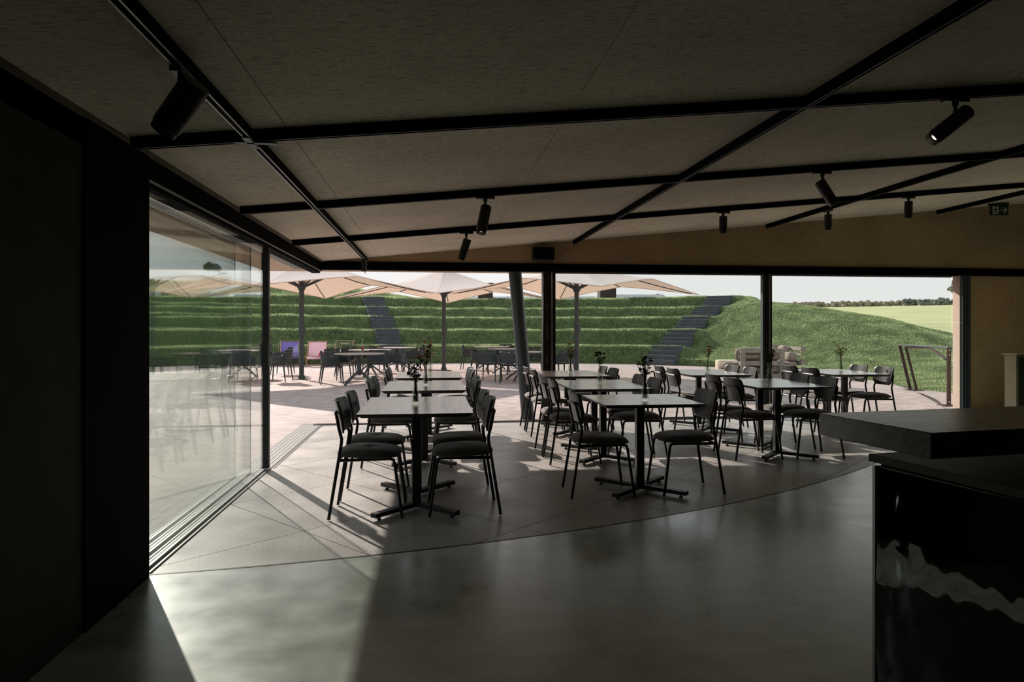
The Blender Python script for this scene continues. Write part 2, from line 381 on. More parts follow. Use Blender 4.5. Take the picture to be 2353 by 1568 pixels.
# curved footpath between terrace edge and lawn on the right
pth = MB(); angs = list(range(-60, -8, 2))
for a, b in zip(angs[:-1], angs[1:]):
    P = [(PC[0] + r*math.cos(R(x)), PC[1] + r*math.sin(R(x)), -0.006) for x, r in ((a, float(r_pave(a))+0.012), (b, float(r_pave(b))+0.012), (b, float(r_grass(b))+0.1), (a, float(r_grass(a))+0.1))]
    pth.add(P, [(3, 2, 1, 0)])
ob('footpath', pth, m_plaza, paving, smooth=False)
struct('ground', MB().box(-400, 400, -60, 500, -0.5, -0.2), m_earth)

# walls
struct('wall_left', MB().box(XL-0.35, XL, YB, 3.18, 0, zc(XL)+0.3), m_plaster)
struct('wall_left_pier', MB().box(XL-0.35, XL+0.012, 3.18, 3.86, 0, 2.3), m_beam, label='black clad wall end beside the sliding door')
struct('wall_back', MB().box(XL-0.35, XR+0.3, YB-0.3, YB, 0, 4), m_wallgrey)
struct('wall_right', MB().box(XR, XR+0.3, YB, YF+0.3, 0, 4), m_wallgrey)
wf = MB()                              # board wall above the lintel, sloping top, and the solid part right of the glazing
wf.add([(XL, YF, 2.265), (XR, YF, 2.265), (XR, YF, zc(XR)+0.02), (XL, YF, zc(XL)+0.02), (XL, YF+0.2, 2.265), (XR, YF+0.2, 2.265), (XR, YF+0.2, zc(XR)+0.02), (XL, YF+0.2, zc(XL)+0.02)],
       [(0,1,2,3),(7,6,5,4),(0,4,5,1),(1,5,6,2),(2,6,7,3),(3,7,4,0)])
wf.box(8.30, XR, YF, YF+0.2, 0, 2.155)
struct('wall_front', wf, m_ply)
struct('trim_2', MB().box(XL-0.02, XR, YF-0.03, YF+0.12, 2.152, 2.267), m_beam, label='black lintel beam over the front glazing')
struct('trim_3', MB().box(XL-0.13, XL+0.0, YB, YF+0.1, 2.135, 2.255), m_beam, label='black soffit beam over the left sliding door')
struct('trim_4', MB().box(XL-0.002, XL+0.045, YB, YF-0.03, 2.255, 2.272), m_strip, label='thin board strip where ceiling meets left beam')
# ceiling panels
cb = MB(); cb.add([(XL-0.3, YB, zc(XL)+0.06), (XR, YB, zc(XR)+0.06), (XR, YF+0.1, zc(XR)+0.06), (XL-0.3, YF+0.1, zc(XL)+0.06),
                   (XL-0.3, YB, zc(XL)+0.1), (XR, YB, zc(XR)+0.1), (XR, YF+0.1, zc(XR)+0.1), (XL-0.3, YF+0.1, zc(XL)+0.1)],
                  [(0,1,2,3),(7,6,5,4),(0,4,5,1),(1,5,6,2),(2,6,7,3),(3,7,4,0)])
ceiling = struct('ceiling', cb, m_bed)
xs = [XL, -0.714] + [-0.714 + 1.437*i for i in range(1, 9)] + [XR]
YT = [3.53, 5.44, 7.42]
ys = [YB, -2.3, -0.3, 1.6] + YT + [YF]
for xa, xb in zip(xs[:-1], xs[1:]):
    for ya, yb in zip(ys[:-1], ys[1:]):
        g = 0.002; p = MB(); A = [(xa+g, ya+g), (xb-g, ya+g), (xb-g, yb-g), (xa+g, yb-g)]
        p.add([(x, y, zc(x)) for x, y in A] + [(x, y, zc(x)+0.05) for x, y in A], [(0,1,2,3),(7,6,5,4),(0,4,5,1),(1,5,6,2),(2,6,7,3),(3,7,4,0)])
        ob('ceiling_panel', p, m_ceil, ceiling, smooth=False)
# roof and overhang
rf = MB(); rf.add([(-2.4, YB, 2.5), (XR+0.4, YB, 3.95), (XR+0.4, 10.25, 3.95), (-2.4, 10.25, 2.5), (-2.4, YB, 2.8), (XR+0.4, YB, 4.3), (XR+0.4, 10.25, 4.3), (-2.4, 10.25, 2.8)],
                  [(3,2,1,0),(4,5,6,7),(0,1,5,4),(1,2,6,5),(2,3,7,6),(3,0,4,7)])
struct('roof', rf, m_clad)
SOF = 2.172
so = MB(); so.box(-2.40, XL-0.13, YB, 10.27, SOF, 2.55); so.box(XL-0.13, XR+0.4, YF+0.12, 10.27, SOF, 2.55); 
struct('roof_soffit', so, m_soffit, label='tan boarded roof overhang outside the glazing')
struct('trim_5', MB().box(XL-0.36, XL-0.135, 3.0, YF+0.1, SOF-0.008, SOF-0.001), m_grey, label='grey flashing strip under the left overhang')
struct('trim_6', MB().box(XL-0.12, XL-0.012, 3.8, YF, 2.10, 2.136), m_beam, label='black head track of the left sliding door')
struct('trim_7', MB().box(XL-0.012, XL+0.002, 3.86, YF-0.05, 2.128, 2.137), m_alu, label='thin bright metal line along the left head track')
# floor tracks
tr = MB()
for k in range(6):
    x = XL - 0.006 - 0.047*k; tr.box(x-0.012, x, 3.75, YF+0.08, -0.02, 0.006)
    tr.box(x-0.030, x-0.024, 3.75, YF+0.08, -0.02, 0.004)
tr.box(XL-0.27, XL-0.003, 3.75, YF+0.08, -0.03, 0.001)
struct('door_sill', tr, m_alu, label='grooved metal floor track of the left sliding door')
struct('trim_8', MB().box(XL+0.0, XL+0.036, 6.72, YF-0.05, -0.028, 0.002), m_black, label='black floor channel beside the left track')
ft = MB()
for k in range(3): ft.box(XL-0.1, 8.3, YF-0.045+0.055*k, YF-0.033+0.055*k, -0.02, 0.010)
ft.box(XL-0.1, 8.3, YF-0.05, YF+0.13, -0.03, -0.002)
struct('window_sill', ft, m_column, label='dark metal floor track under the front glazing')

# left sliding door: four leaves parked behind each other
door = link('door_1', None, None, (XL, 3.86, 0)); door['kind'] = 'structure'; door['label'] = 'parked glass leaves of the left sliding door'
for k in range(3):
    x = -0.040 - 0.094*k; y1 = 2.80 - 0.16*k
    ob('pane', MB().box(x-0.005, x+0.005, -0.2, y1, 0.015, 2.10), m_glass, door, smooth=False)
    if k == 0:
        st = ob('stile', MB().box(x-0.034, x+0.032, y1, y1+0.05, 0.012, 2.10), m_black, door, smooth=False)
        hd = MB(); hd.box(x+0.032, x+0.052, y1-0.02, y1+0.07, 0.99, 1.20); hd.box(x-0.054, x-0.034, y1-0.02, y1+0.07, 0.99, 1.20); hd.box(x+0.052, x+0.066, y1-0.01, y1+0.06, 1.085, 1.105)
        ob('handle', hd, m_grey, st, smooth=False)
    else:
        ob('stile', MB().box(x-0.0055, x+0.0055, y1, y1+0.003, 0.015, 2.10), m_alu, door, smooth=False)
    ob('rail', MB().box(x-0.008, x+0.008, -0.2, y1, 0.0, 0.02), m_alu, door, smooth=False)

# front glazing
def window(name, x0, x1, yo, label):
    w = link(name, None, None, (x0, YF, 0)); w['kind'] = 'structure'; w['label'] = label
    L = x1 - x0
    ob('pane', MB().box(0, L, yo+0.03, yo+0.042, 0.0, 2.155), m_glass_front, w, smooth=False)
    ob('rail', MB().box(0, L, yo+0.02, yo+0.052, 0.0, 0.03), m_grey, w, smooth=False)
    ob('rail', MB().box(0, L, yo+0.02, yo+0.052, 2.13, 2.155), m_grey, w, smooth=False)
    ob('stile', MB().box(0, 0.04, yo+0.015, yo+0.06, 0.0, 2.155), m_black, w, smooth=False)
    return w
window('window_1', 1.745, 4.93, 0.0, 'left glass panel of the front glazing')
window('window_2', 5.04, 8.06, 0.05, 'right glass panel of the front glazing')
p1 = struct('window_post', MB().box(1.595, 1.712, YF-0.06, YF+0.10, 0, 2.155), m_black, label='black steel door post between opening and glazing')
sl = MB()
for z0, z1 in ((1.18, 1.42), (0.83, 0.93), (1.62, 1.70)): sl.box(1.642, 1.652, YF-0.064, YF-0.059, z0, z1)
ob('latch_plate', sl, m_grey, p1, smooth=False)
struct('window_post', MB().box(1.728, 1.742, YF, YF+0.05, 0, 2.155), m_alu, label='slim bright metal edge beside the black post')
p2 = struct('window_post', MB().box(4.955, 5.055, YF-0.03, YF+0.10, 0, 2.155), m_black, label='black post between the two glass panels')
ob('edge_strip', MB().box(4.918, 4.955, YF-0.01, YF+0.06, 0, 2.155), m_column, p2, smooth=False)
ob('edge_strip', MB().box(5.012, 5.022, YF-0.034, YF-0.029, 0, 2.155), m_alu, p2, smooth=False)
jb = struct('window_jamb', MB().box(8.14, 8.30, YF-0.03, YF-0.008, 0, 2.155), m_column, label='dark ribbed frame at right end of the glazing')
for x in (8.145, 8.19, 8.24): ob('rib', MB().box(x, x+0.022, YF-0.048, YF-0.03, 0, 2.155), m_column, jb, smooth=False)
rv = struct('wall_reveal', MB().box(8.13, 8.298, YF-0.008, YF+0.135, 0.0, 1.42), m_clad, label='beige outer reveal panels beside the glazing')
ob('cladding_panel', MB().box(8.13, 8.298, YF-0.008, YF+0.135, 1.43, 2.152), m_clad, rv, smooth=False)
ob('cladding_panel', MB().box(8.5, XR, YF+0.20, YF+0.22, 0.0, SOF), m_clad, rv, smooth=False)
# leaning steel column just outside
cl = MB().tube([(1.425, 9.97, -0.01), (1.235, 10.03, SOF+0.02)], 0.096, 24)
struct('column', cl, m_column, smooth=True, label='slate blue leaning round steel column at the opening')

# ------------------------------------------------------------------ terrain outside
DEL = [0.0, 1.35, 2.7, 4.05, 5.4]; ZT = [0.67, 1.28, 1.81, 2.25, 2.74]
_kx, _kz = [-1.0, 0.0], [0.0, 0.0]
zp = 0.0
for d_, z_ in zip(DEL, ZT):
    _kx += [d_+0.001, d_+0.06, d_+0.24, d_+0.36]; _kz += [zp+0.01, zp+0.12, z_-0.05, z_]; zp = z_
_kx += [8.2, 14.0, 400]; _kz += [2.78, 0.6, 0.0]
def smooth(a, b, x):
    t = np.clip((x-a)/(b-a), 0, 1); return t*t*(3-2*t)
def field_z(x, y): return 0.036*np.maximum(0, np.hypot(x, y) - 19.0)
def terrain(phi, D):                   # phi in degrees about PC, D from the lawn edge
    zt = np.interp(D, _kx, _kz)
    lf = smooth(80, 125, phi)*0.045; zt = zt*(1+lf) + smooth(88, 104, phi)*smooth(5.9, 8.0, D)*(1-smooth(8.2, 14, D))*0.55
    Hm = np.interp(phi, [-60, -28, -14, 0, 10.6, 15.9, 19.4, 23.1, 25.8, 29.1, 35.4, 39.5, 44], [0.0, 0.06, 0.20, 0.42, 0.67, 0.94, 1.22, 1.53, 1.76, 1.97, 2.30, 2.46, 2.70])
    W = 5.9; t = np.clip(D/W, 0, 1); zs = Hm*(0.25*t + 0.75*np.sin(t*math.pi/2)**1.15)
    zs = zs*(1 - smooth(6.2, 15, D))
    b = smooth(42.2, 43.6, phi)
    return zs*(1-b) + zt*b
ph = np.arange(-58, 216.01, 0.75)
Ds = np.unique(np.round(np.concatenate([[0, 0.02], np.array(_kx[2:-3]), np.arange(0.15, 9, 0.15), np.arange(9, 16, 0.5), [18, 21, 25, 30, 40, 55, 75, 100, 140, 200, 300]]), 3))
PH, DD = np.meshgrid(ph, Ds, indexing='ij')
RR = r_grass(PH) + DD
X = PC[0] + RR*np.cos(np.radians(PH)); Y = PC[1] + RR*np.sin(np.radians(PH))
Zt = terrain(PH, DD); Z = np.maximum(Zt, field_z(X, Y))
Z += (DD > 0.5)*(DD < 16)*0.03*np.sin(X*2.1+Y*0.7)*np.sin(Y*1.7-X*0.4)
Z[:, 0] = -0.03
V = np.stack([X, Y, Z], -1).reshape(-1, 3); nu, nv = PH.shape
idx = np.arange(nu*nv).reshape(nu, nv)
Q = np.stack([idx[:-1, :-1], idx[:-1, 1:], idx[1:, 1:], idx[1:, :-1]], -1)
isf = (DD[:-1, :-1] >= 15.0)
def qmesh(name, faces, mat):
    faces = faces[:, ::-1]
    used, inv = np.unique(faces, return_inverse=True); faces = inv.reshape(-1, 4)
    me = bpy.data.meshes.new(name); VV = V[used]
    me.vertices.add(len(VV)); me.vertices.foreach_set('co', VV.astype(np.float32).ravel())
    n = len(faces); me.loops.add(n*4); me.loops.foreach_set('vertex_index', faces.astype(np.int32).ravel())
    me.polygons.add(n); me.polygons.foreach_set('loop_start', np.arange(0, n*4, 4, dtype=np.int32)); me.polygons.foreach_set('loop_total', np.full(n, 4, np.int32))
    me.polygons.foreach_set('use_smooth', np.ones(n, bool)); me.update(calc_edges=True); me.materials.append(mat); return me
hill = link('hill', qmesh('hill', Q[~isf].reshape(-1, 4), m_turf)); tag(hill, 'grassed amphitheatre hill with terraces beyond the paved terrace', kind='structure')
field = link('field', qmesh('field', Q[isf].reshape(-1, 4), m_field)); tag(field, 'pale green crop field rising behind the hill', kind='structure')

# grass blades over the hill
STAIRS = {}                            # base point on the lawn edge, direction of climb, width
def stair_base(bearing, climb, width):
    r0 = float(r_grass(bearing)); return (PC[0] + r0*math.cos(R(bearing)), PC[1] + r0*math.sin(R(bearing)), R(climb), width)
STAIRS['left'] = stair_base(96.4, 102.2, 0.95); STAIRS['right'] = stair_base(45.6, 45.6, 1.15)
fq = Q[~isf].reshape(-1, 4); pcen = PH[:-1, :-1][~isf]; dcen = DD[:-1, :-1][~isf]
P0, P1, P2, P3 = (V[fq[:, i]] for i in range(4))
ar = np.linalg.norm(np.cross(P2-P0, P3-P1), axis=1)*0.5
want = (pcen > -20) & (pcen < 172) & (dcen < 9.2)
wgt = ar*want*np.where(dcen > 6.5, 0.45, 1.0)
NB = 560000
fi = rng.choice(len(fq), NB, p=wgt/wgt.sum()); u = rng.random(NB)[:, None]; v = rng.random(NB)[:, None]
pos = (P0[fi]*(1-u)+P3[fi]*u)*(1-v) + (P1[fi]*(1-u)+P2[fi]*u)*v
bear = np.degrees(np.arctan2(pos[:, 1]-PC[1], pos[:, 0]-PC[0])); rad = np.hypot(pos[:, 0]-PC[0], pos[:, 1]-PC[1])
dl = rad - r_grass(bear)
hit = np.zeros(NB, bool)
for bx, by, ca_, w_ in STAIRS.values():
    lx_ = (pos[:, 0]-bx)*math.cos(ca_) + (pos[:, 1]-by)*math.sin(ca_); ly_ = -(pos[:, 0]-bx)*math.sin(ca_) + (pos[:, 1]-by)*math.cos(ca_)
    for d_ in DEL: hit |= (np.abs(ly_) < w_/2 + 0.05) & (lx_ > d_-0.44) & (lx_ < d_+0.36)
keep = ~hit; pos = pos[keep]; fi = fi[keep]; n = len(pos)
nrm = np.cross(P2-P0, P3-P1)[fi]; nrm /= np.linalg.norm(nrm, axis=1)[:, None]; nrm *= np.sign(nrm[:, 2:3] + 1e-9)
dr = nrm*0.55 + np.array([0, 0, 0.75]) + rng.normal(0, 0.55, (n, 3)); dr /= np.linalg.norm(dr, axis=1)[:, None]
kd = dl[keep]; edge = np.zeros(n)
for d_ in DEL: edge = np.maximum(edge, np.exp(-((kd-d_-0.30)/0.16)**2))
edge *= (bear[keep] > 43.5)
hgt = (rng.uniform(0.03, 0.085, n)*np.where(bear[keep] > 43.5, 0.85, 0.6)*(1+0.55*edge))[:, None]; wid = rng.uniform(0.007, 0.014, n)[:, None]
ang = rng.random(n)*2*np.pi; sd = np.stack([np.cos(ang), np.sin(ang), np.zeros(n)], -1)
bv = np.stack([pos - sd*wid - nrm*0.01, pos + sd*wid - nrm*0.01, pos + dr*hgt], 1).reshape(-1, 3)
gm = bpy.data.meshes.new('grass'); gm.vertices.add(n*3); gm.vertices.foreach_set('co', bv.astype(np.float32).ravel())
gm.loops.add(n*3); gm.loops.foreach_set('vertex_index', np.arange(n*3, dtype=np.int32))
gm.polygons.add(n); gm.polygons.foreach_set('loop_start', np.arange(0, n*3, 3, dtype=np.int32)); gm.polygons.foreach_set('loop_total', np.full(n, 3, np.int32))
gm.update(calc_edges=True); gm.materials.append(m_blade)
tag(link('grass', gm), 'short green grass covering the terraced hill', 'grass', kind='stuff')

# stairways let into the terraces
def stairway(key, label):
    bx, by, ca_, width = STAIRS[key]; bearing = math.degrees(math.atan2(by-PC[1], bx-PC[0]))
    t = thing('stone_stairway', label, 'stairs', (bx, by, 0), ca_, 'stairways up the grass terraces')
    zp = 0.0; sc_ = 1 + 0.045*float(smooth(80, 125, bearing))
    for d_, z_ in zip(DEL, ZT):
        z_ *= sc_
        for k in range(4):
            x0 = d_ - 0.42 + 0.20*k; zt = zp + (z_-zp)*(k+1)/4 + 0.03
            o = ob('step', MB().box(x0, x0+0.28, -width/2 + random.uniform(-.01,.01), width/2, zt-(z_-zp)/4-0.2, zt), m_stepc, t, smooth=False); bevel(o, 0.012, 1)
        zp = z_
    return t
stairway('left', 'dark concrete stairway climbing the terraces behind the umbrellas')
stairway('right', 'dark concrete stairway at right end of the terraces, by the smooth mound')

# dark steel stacks on the crest, sheds, hedge and trees far behind
for k, (px, d, w, h, lab) in enumerate(((1115, 33.5, 0.72, 1.0, 'dark steel shaft on the hill crest under the middle umbrella'), (1394, 33.5, 0.78, 1.5, 'dark steel shaft on the hill crest under the right umbrella'))):
    x, y = at(px, d); t = thing('ventilation_shaft', lab, 'shaft', (x, y, 2.5), -0.05, 'dark shafts on the crest')
    bevel(ob('casing', MB().box(-w/2, w/2, -w/2, w/2, 0, h), m_rust, t, smooth=False), 0.02, 1)
    ob('cap', MB().box(-w/2-0.04, w/2+0.04, -w/2-0.04, w/2+0.04, h, h+0.06), m_black, t, smooth=False)
def shed(px0, px1, d, z1, label, rot=0.0):
    (xa, ya), (xb, yb) = at(px0, d), at(px1, d); L = math.hypot(xb-xa, yb-ya); rz = math.atan2(yb-ya, xb-xa)
    t = thing('distant_shed', label, 'building', (xa, ya, 0.5), rz)
    ob('wall', MB().box(0, L, 0, 14, 0, z1-2.0), m_barnwall, t, smooth=False)
    r_ = MB(); r_.add([(-0.5, -0.6, z1-2.1), (L+0.5, -0.6, z1-2.1), (L+0.5, 7, z1-0.5), (-0.5, 7, z1-0.5), (L+0.5, 14.6, z1-2.1), (-0.5, 14.6, z1-2.1)], [(0,1,2,3),(3,2,4,5),(0,3,5),(1,4,2)])
    rr = ob('roof', r_, m_roof, t, smooth=False)
    s_ = MB(); nseam = max(3, int(L/2.2))
    for i in range(nseam+1):
        x = L*i/nseam; s_.bar((x, -0.6, z1-2.07), (x, 7, z1-0.47), 0.12, 0.1)
    o = ob('roof_seam', s_, m_roof, rr, smooth=False); o['kind'] = 'stuff'
shed(1400, 1545, 78, 5.6, 'long low slate roofed shed behind the hill at right umbrella')
shed(1060, 1372, 100, 6.4, 'long low slate roofed shed behind the hill at the column')
shed(330, 640, 70, 5.6, 'grey roofed shed behind the hill seen through sliding glass')

def blob(rad, seed, nseg=12, nring=7, jit=0.2):
    q = random.Random(seed); m = MB(); V_ = []
    for i in range(nring+1):
        a = math.pi*i/nring
        for j in range(nseg):
            b = 2*math.pi*j/nseg; k = 1 + q.uniform(-jit, jit); V_.append((rad*k*math.sin(a)*math.cos(b), rad*k*math.sin(a)*math.sin(b), rad*0.8*k*math.cos(a)))
    Fc = [(i*nseg+j, (i+1)*nseg+j, (i+1)*nseg+(j+1) % nseg, i*nseg+(j+1) % nseg) for i in range(nring) for j in range(nseg)]
    return m.add(V_, Fc)
def farz(x, y): return float(field_z(np.array(x), np.array(y)))
def tree(px, d, h, w, seed, mat, label, group=None, trunk=0.25):
    x, y = at(px, d); t = thing('distant_tree', label, 'tree', (x, y, farz(x, y)-0.3), 0, group)
    ob('trunk', MB().tube([(0,0,0), (0.1,0,h*0.5)], [0.03*h, 0.02*h], 6), m_bark, t)
    m = MB(); q = random.Random(seed)
    for k in range(22):
        b = blob(w*q.uniform(0.12, 0.26), seed*31+k, 8, 5, 0.3); c = (q.uniform(-w*0.42, w*0.42), q.uniform(-w*.4, w*.4), h*q.uniform(trunk, 0.82))
        m.add([(p[0]+c[0], p[1]+c[1], p[2]+c[2]) for p in b.v], b.f)
    ob('crown', m, mat, t, smooth=False)
ORD = ['first', 'second', 'third', 'fourth', 'fifth', 'sixth', 'seventh', 'eighth', 'ninth', 'tenth', 'eleventh', 'twelfth', 'thirteenth', 'fourteenth', 'fifteenth']
for i in range(21):
    big = i > 14; k_ = i - 15 if big else i
    tree(1786 + 19.6*i + random.uniform(-3, 3), (258 if i % 2 else 268), (3.0 if big else 2.1)*random.uniform(0.85, 1.15), (4.0 if big else 3.9)*random.uniform(.9, 1.0), 100+i, m_hedge2 if big else m_hedge,
         (ORD[k_] + ' of the dark trees at right end of the far hedgerow') if big else (ORD[k_] + ' brown shrub from the left in the far hedgerow'),
         'dark trees at the right end of the hedgerow' if big else 'brown hedgerow shrubs beyond the field', 0.15)
(ex0, ey0), (ex1, ey1) = at(1700, 300), at(2010, 300)
emb = MB(); A0 = Vector((ex0, ey0, 0)); B0 = Vector((ex1, ey1, 0)); nrm_ = (B0-A0).cross(Vector((0, 0, 1))).normalized()
if nrm_.dot(A0) < 0: nrm_ = -nrm_
prof = [(-9, 9.0), (-2, 13.6), (6, 13.6), (14, 9.0)]
emb.add([tuple(P_ + nrm_*o_ + Vector((0, 0, z_ if P_ is A0 else 9.0 + (z_-9.0)*0.45))) for P_ in (A0, B0) for o_, z_ in prof], [(0,1,5,4),(1,2,6,5),(2,3,7,6),(0,4,7,3),(0,3,2,1),(4,5,6,7)])
struct('embankment', emb, m_hedge2, label='low grey embankment on the horizon behind the mound')
tree(2196, 150, 8.0, 3.0, 71, m_hedge2, 'tall thin tree just left of the beige reveal', None, 0.4)
tree(498, 110, 9.8, 3.2, 72, m_hedge2, 'round dark tree seen through the sliding glass above the shed')
for px, h, lab in ((1514, 4.2, 'faint round treetop above the shed roof at right umbrella'), (1546, 3.7, 'smaller faint treetop just right of the round one above the shed')):
    tree(px, 104, h, 1.9, int(px), m_hedge2, lab)

# ------------------------------------------------------------------ umbrellas
def umbrella(loc, rz, label, zo=0.0):
    t = thing('garden_umbrella', label, 'umbrella', (loc[0], loc[1], 0), rz, 'square cream umbrellas on the terrace')
    hs, zc_, zm, za = 2.42, 2.29+zo, 2.60+zo, 3.25+zo
    base = MB().box(-0.17, 0.17, -0.17, 0.17, 0, 0.02); base.lathe([(0.09, 0.02), (0.085, 0.10), (0.07, 0.10)], 14)
    ob('base_plate', base, m_pole, t)
    ob('pole', MB().tube([(0,0,0.02), (0,0,za-0.02)], 0.062, 14), m_pole, t)
    ob('crank_housing', MB().box(-0.05, 0.05, -0.10, 0.05, 1.15, 1.45), m_pole, t, smooth=False)
    zh = 2.45+zo
    ob('hub', MB().lathe([(0.07, zh-0.12), (0.10, zh-0.05), (0.13, zh), (0.13, zh+0.05), (0.07, zh+0.06)], 14), m_pole, t)
    def rim(side, s):
        z = zm - (zm-zc_)*abs(s)**1.12; e = hs - 0.10*(1-s*s)
        p = (e, hs*s); c, q = math.cos(side*math.pi/2), math.sin(side*math.pi/2)
        return p[0]*c - p[1]*q, p[0]*q + p[1]*c, z
    for side in range(4):
        def fn(a, b, side=side):
            x, y, z = rim(side, 2*a-1); return (x*b, y*b, za + (z-za)*b - 0.10*math.sin(math.pi*b)*(1-abs(2*a-1)*0.2) + 0.006*math.sin(40*a)*b*b)
        ob('canopy_panel', MB().grid(fn, 24, 10), m_canvas, t)
        def hem(a, side=side):
            x, y, z = rim(side, 2*a-1); return (x*1.003, y*1.003, z-0.004)
        ob('hem', MB().tube([hem(i/24) for i in range(25)], 0.012, 5), m_canvas, t)
        for s in (0.0, 1.0):
            x, y, z = rim(side, s)
            zr = lambda b: za + (z-za)*b - 0.10*math.sin(math.pi*b)*(1-s*0.2) - 0.022
            ob('rib', MB().tube([(x*b, y*b, zr(b)) for b in (0.02, 0.25, 0.5, 0.75, 0.95)], 0.014, 6), m_pole, t)
            b = 0.42 if s == 0 else 0.30
            ob('strut', MB().bar((x*0.03, y*0.03, zh), (x*b, y*b, zr(b)), 0.03, 0.045), m_pole, t)
    return t
umbrella(at(693, 18.0), R(45+5) - YAW, 'cream umbrella nearest the sliding door opening')
umbrella(at(1020, 21.7), R(45+3) - YAW, 'cream umbrella in the middle, furthest up the terrace')
umbrella(at(1325, 18.8), R(45+4) - YAW, 'cream umbrella behind glass at right, clear of the column')

# ------------------------------------------------------------------ dining tables and chairs
def table_proto(two):
    t = thing('dining_table', 'x', 'table')
    L = 1.18 if two else 0.82; W = 0.795
    a, b = W/2, L/2; i = 0.035
    tp = MB(); z = 0.75
    V_ = [(-a,-b,z),(a,-b,z),(a,b,z),(-a,b,z), (-a,-b,z-.006),(a,-b,z-.006),(a,b,z-.006),(-a,b,z-.006), (-a+i,-b+i,z-.03),(a-i,-b+i,z-.03),(a-i,b-i,z-.03),(-a+i,b-i,z-.03)]
    tp.add(V_, [(0,1,2,3),(0,4,5,1),(1,5,6,2),(2,6,7,3),(3,7,4,0),(4,8,9,5),(5,9,10,6),(6,10,11,7),(7,11,8,4),(11,10,9,8)])
    tt = ob('tabletop', tp, m_top, t, smooth=False); tt.data.materials.append(m_black)
    for p_ in tt.data.polygons: p_.material_index = 0 if p_.index == 0 else 1
    for sg in ((-1, 1) if two else (0,)):
        y = 0.19*sg
        cl_ = MB().box(-.032, .032, y-.032, y+.032, 0.03, 0.715); cl_.box(-.13, .13, y-.13, y+.13, 0.705, 0.72)
        bevel(ob('column', cl_, m_black, t, smooth=False), 0.004, 1)
        for sx in (-1, 1):
            for sy in ((sg,) if two else (-1, 1)):
                f = MB(); A = (sx*0.02, y+sy*0.02, 0.036); B = (sx*0.29, y+sy*0.30, 0.036)
                f.bar(A, B, 0.055, 0.03); ob_ = ob('foot', f, m_black, t, smooth=False)
                g = MB().lathe([(0.016, 0.0), (0.016, 0.008), (0.007, 0.009), (0.007, 0.022)], 10, (B[0]-sx*0.035, B[1]-sy*0.037, 0)); ob('glide', g, m_black, ob_)
    return t
def chair_proto():
    t = thing('dining_chair', 'x', 'chair')
    # faces +x, origin on the floor under the seat
    def seatfn(a, b):
        th_ = 2*math.pi*a; e = 0.62
        c, s = math.cos(th_), math.sin(th_)
        x = 0.225*math.copysign(abs(c)**e, c); y = (0.218 + 0.012*c)*math.copysign(abs(s)**e, s)
        if b < 0.5: k = b/0.5; q = math.sin(k*math.pi/2); z = 0.425 + 0.0*q; f = q
        else: k = (b-0.5)/0.5; f = math.cos(k*math.pi/2)**0.55; z = 0.432 + 0.052*math.sin(k*math.pi/2)
        if b < 0.5: f = 0.92*q; 
        return (x*f, y*f, z - 0.006*(x/0.22))
    ob('seat', MB().grid(seatfn, 36, 12), m_seat, t, ang=1.2)
    def backfn(a, b):                 # a across, b up
        yy = (a-0.5)*2; w = 0.203
        b = 0.5 - 0.5*math.cos(math.pi*b); r = 1.0
        if b < 0.55: t_ = 1-b/0.55; r = 1 - 0.46*(1-math.sqrt(max(0, 1-t_*t_)))
        if b > 0.78: t_ = (b-0.78)/0.22; r = 1 - 0.20*(1-math.sqrt(max(0, 1-t_*t_)))
        y = yy*w*r; z = 0.590 + 0.236*b
        x = -0.203 - 0.052*(b-0.2) + 0.048*yy*yy*r*r
        return (x, y, z)
    bk = ob('backrest', MB().grid(backfn, 16, 16), m_shell, t, ang=1.2)
    sm = bk.modifiers.new('thick', 'SOLIDIFY'); sm.thickness = 0.013; sm.offset = 0
    for sy in (-1, 1):
        ob('leg', MB().tube([(-0.262, sy*0.205, 0.006), (-0.178, sy*0.187, 0.53), (-0.176, sy*0.183, 0.56), (-0.196, sy*0.172, 0.63), (-0.214, sy*0.160, 0.715)], 0.0112, 8), m_tube, t)
        ob('leg', MB().tube([(0.242, sy*0.20, 0.006), (0.188, sy*0.182, 0.385), (0.180, sy*0.180, 0.408), (0.158, sy*0.178, 0.417)], 0.0112, 8), m_tube, t)
        ob('seat_rail', MB().tube([(0.158, sy*0.178, 0.417), (-0.198, sy*0.187, 0.412)], 0.0115, 8), m_tube, t)
    ob('back_frame', MB().tube([(-0.214, -0.160, 0.715), (-0.222, -0.147, 0.733), (-0.226, -0.12, 0.738), (-0.232, 0.0, 0.738), (-0.226, 0.12, 0.738), (-0.222, 0.147, 0.733), (-0.214, 0.160, 0.715)], 0.0112, 8), m_tube, t)
    ob('cross_bar', MB().tube([(-0.195, -0.185, 0.412), (-0.195, 0.185, 0.412)], 0.008, 6), m_tube, t)
    return t
TABLES = {  # centre, two-column, table label, words naming the table
 'A': ((-0.105, 5.29), True, 'nearest dining table of the left row, dark flowers on it', 'front table of the left row'),
 'B': ((-0.062, 7.05), True, 'second dining table of the left row, behind the front one', 'second table of the left row'),
 'C': ((-0.020, 8.72), True, 'third dining table of the left row, closest to the opening', 'third table of the left row'),
 'D': ((1.708, 5.46), False, 'small square dining table on one column, nearest of the middle row', 'small square table'),
 'E': ((1.745, 7.00), True, 'second dining table of the middle row, behind the small square one', 'second table of the middle row'),
 'F': ((1.800, 8.75), True, 'third dining table of the middle row, sunlit, beside black post', 'third table of the middle row'),
 'G': ((3.630, 8.76), True, 'dining table at the glass with red and cream flowers', 'table with red and cream flowers'),
 'H': ((3.610, 6.98), True, 'nearer dining table of the right row, dark red flowers on it', 'table with dark red flowers at right'),
 'I': ((5.450, 8.66), True, 'rightmost dining table at the glass, yellow flowers on it', 'rightmost table with yellow flowers'),
}
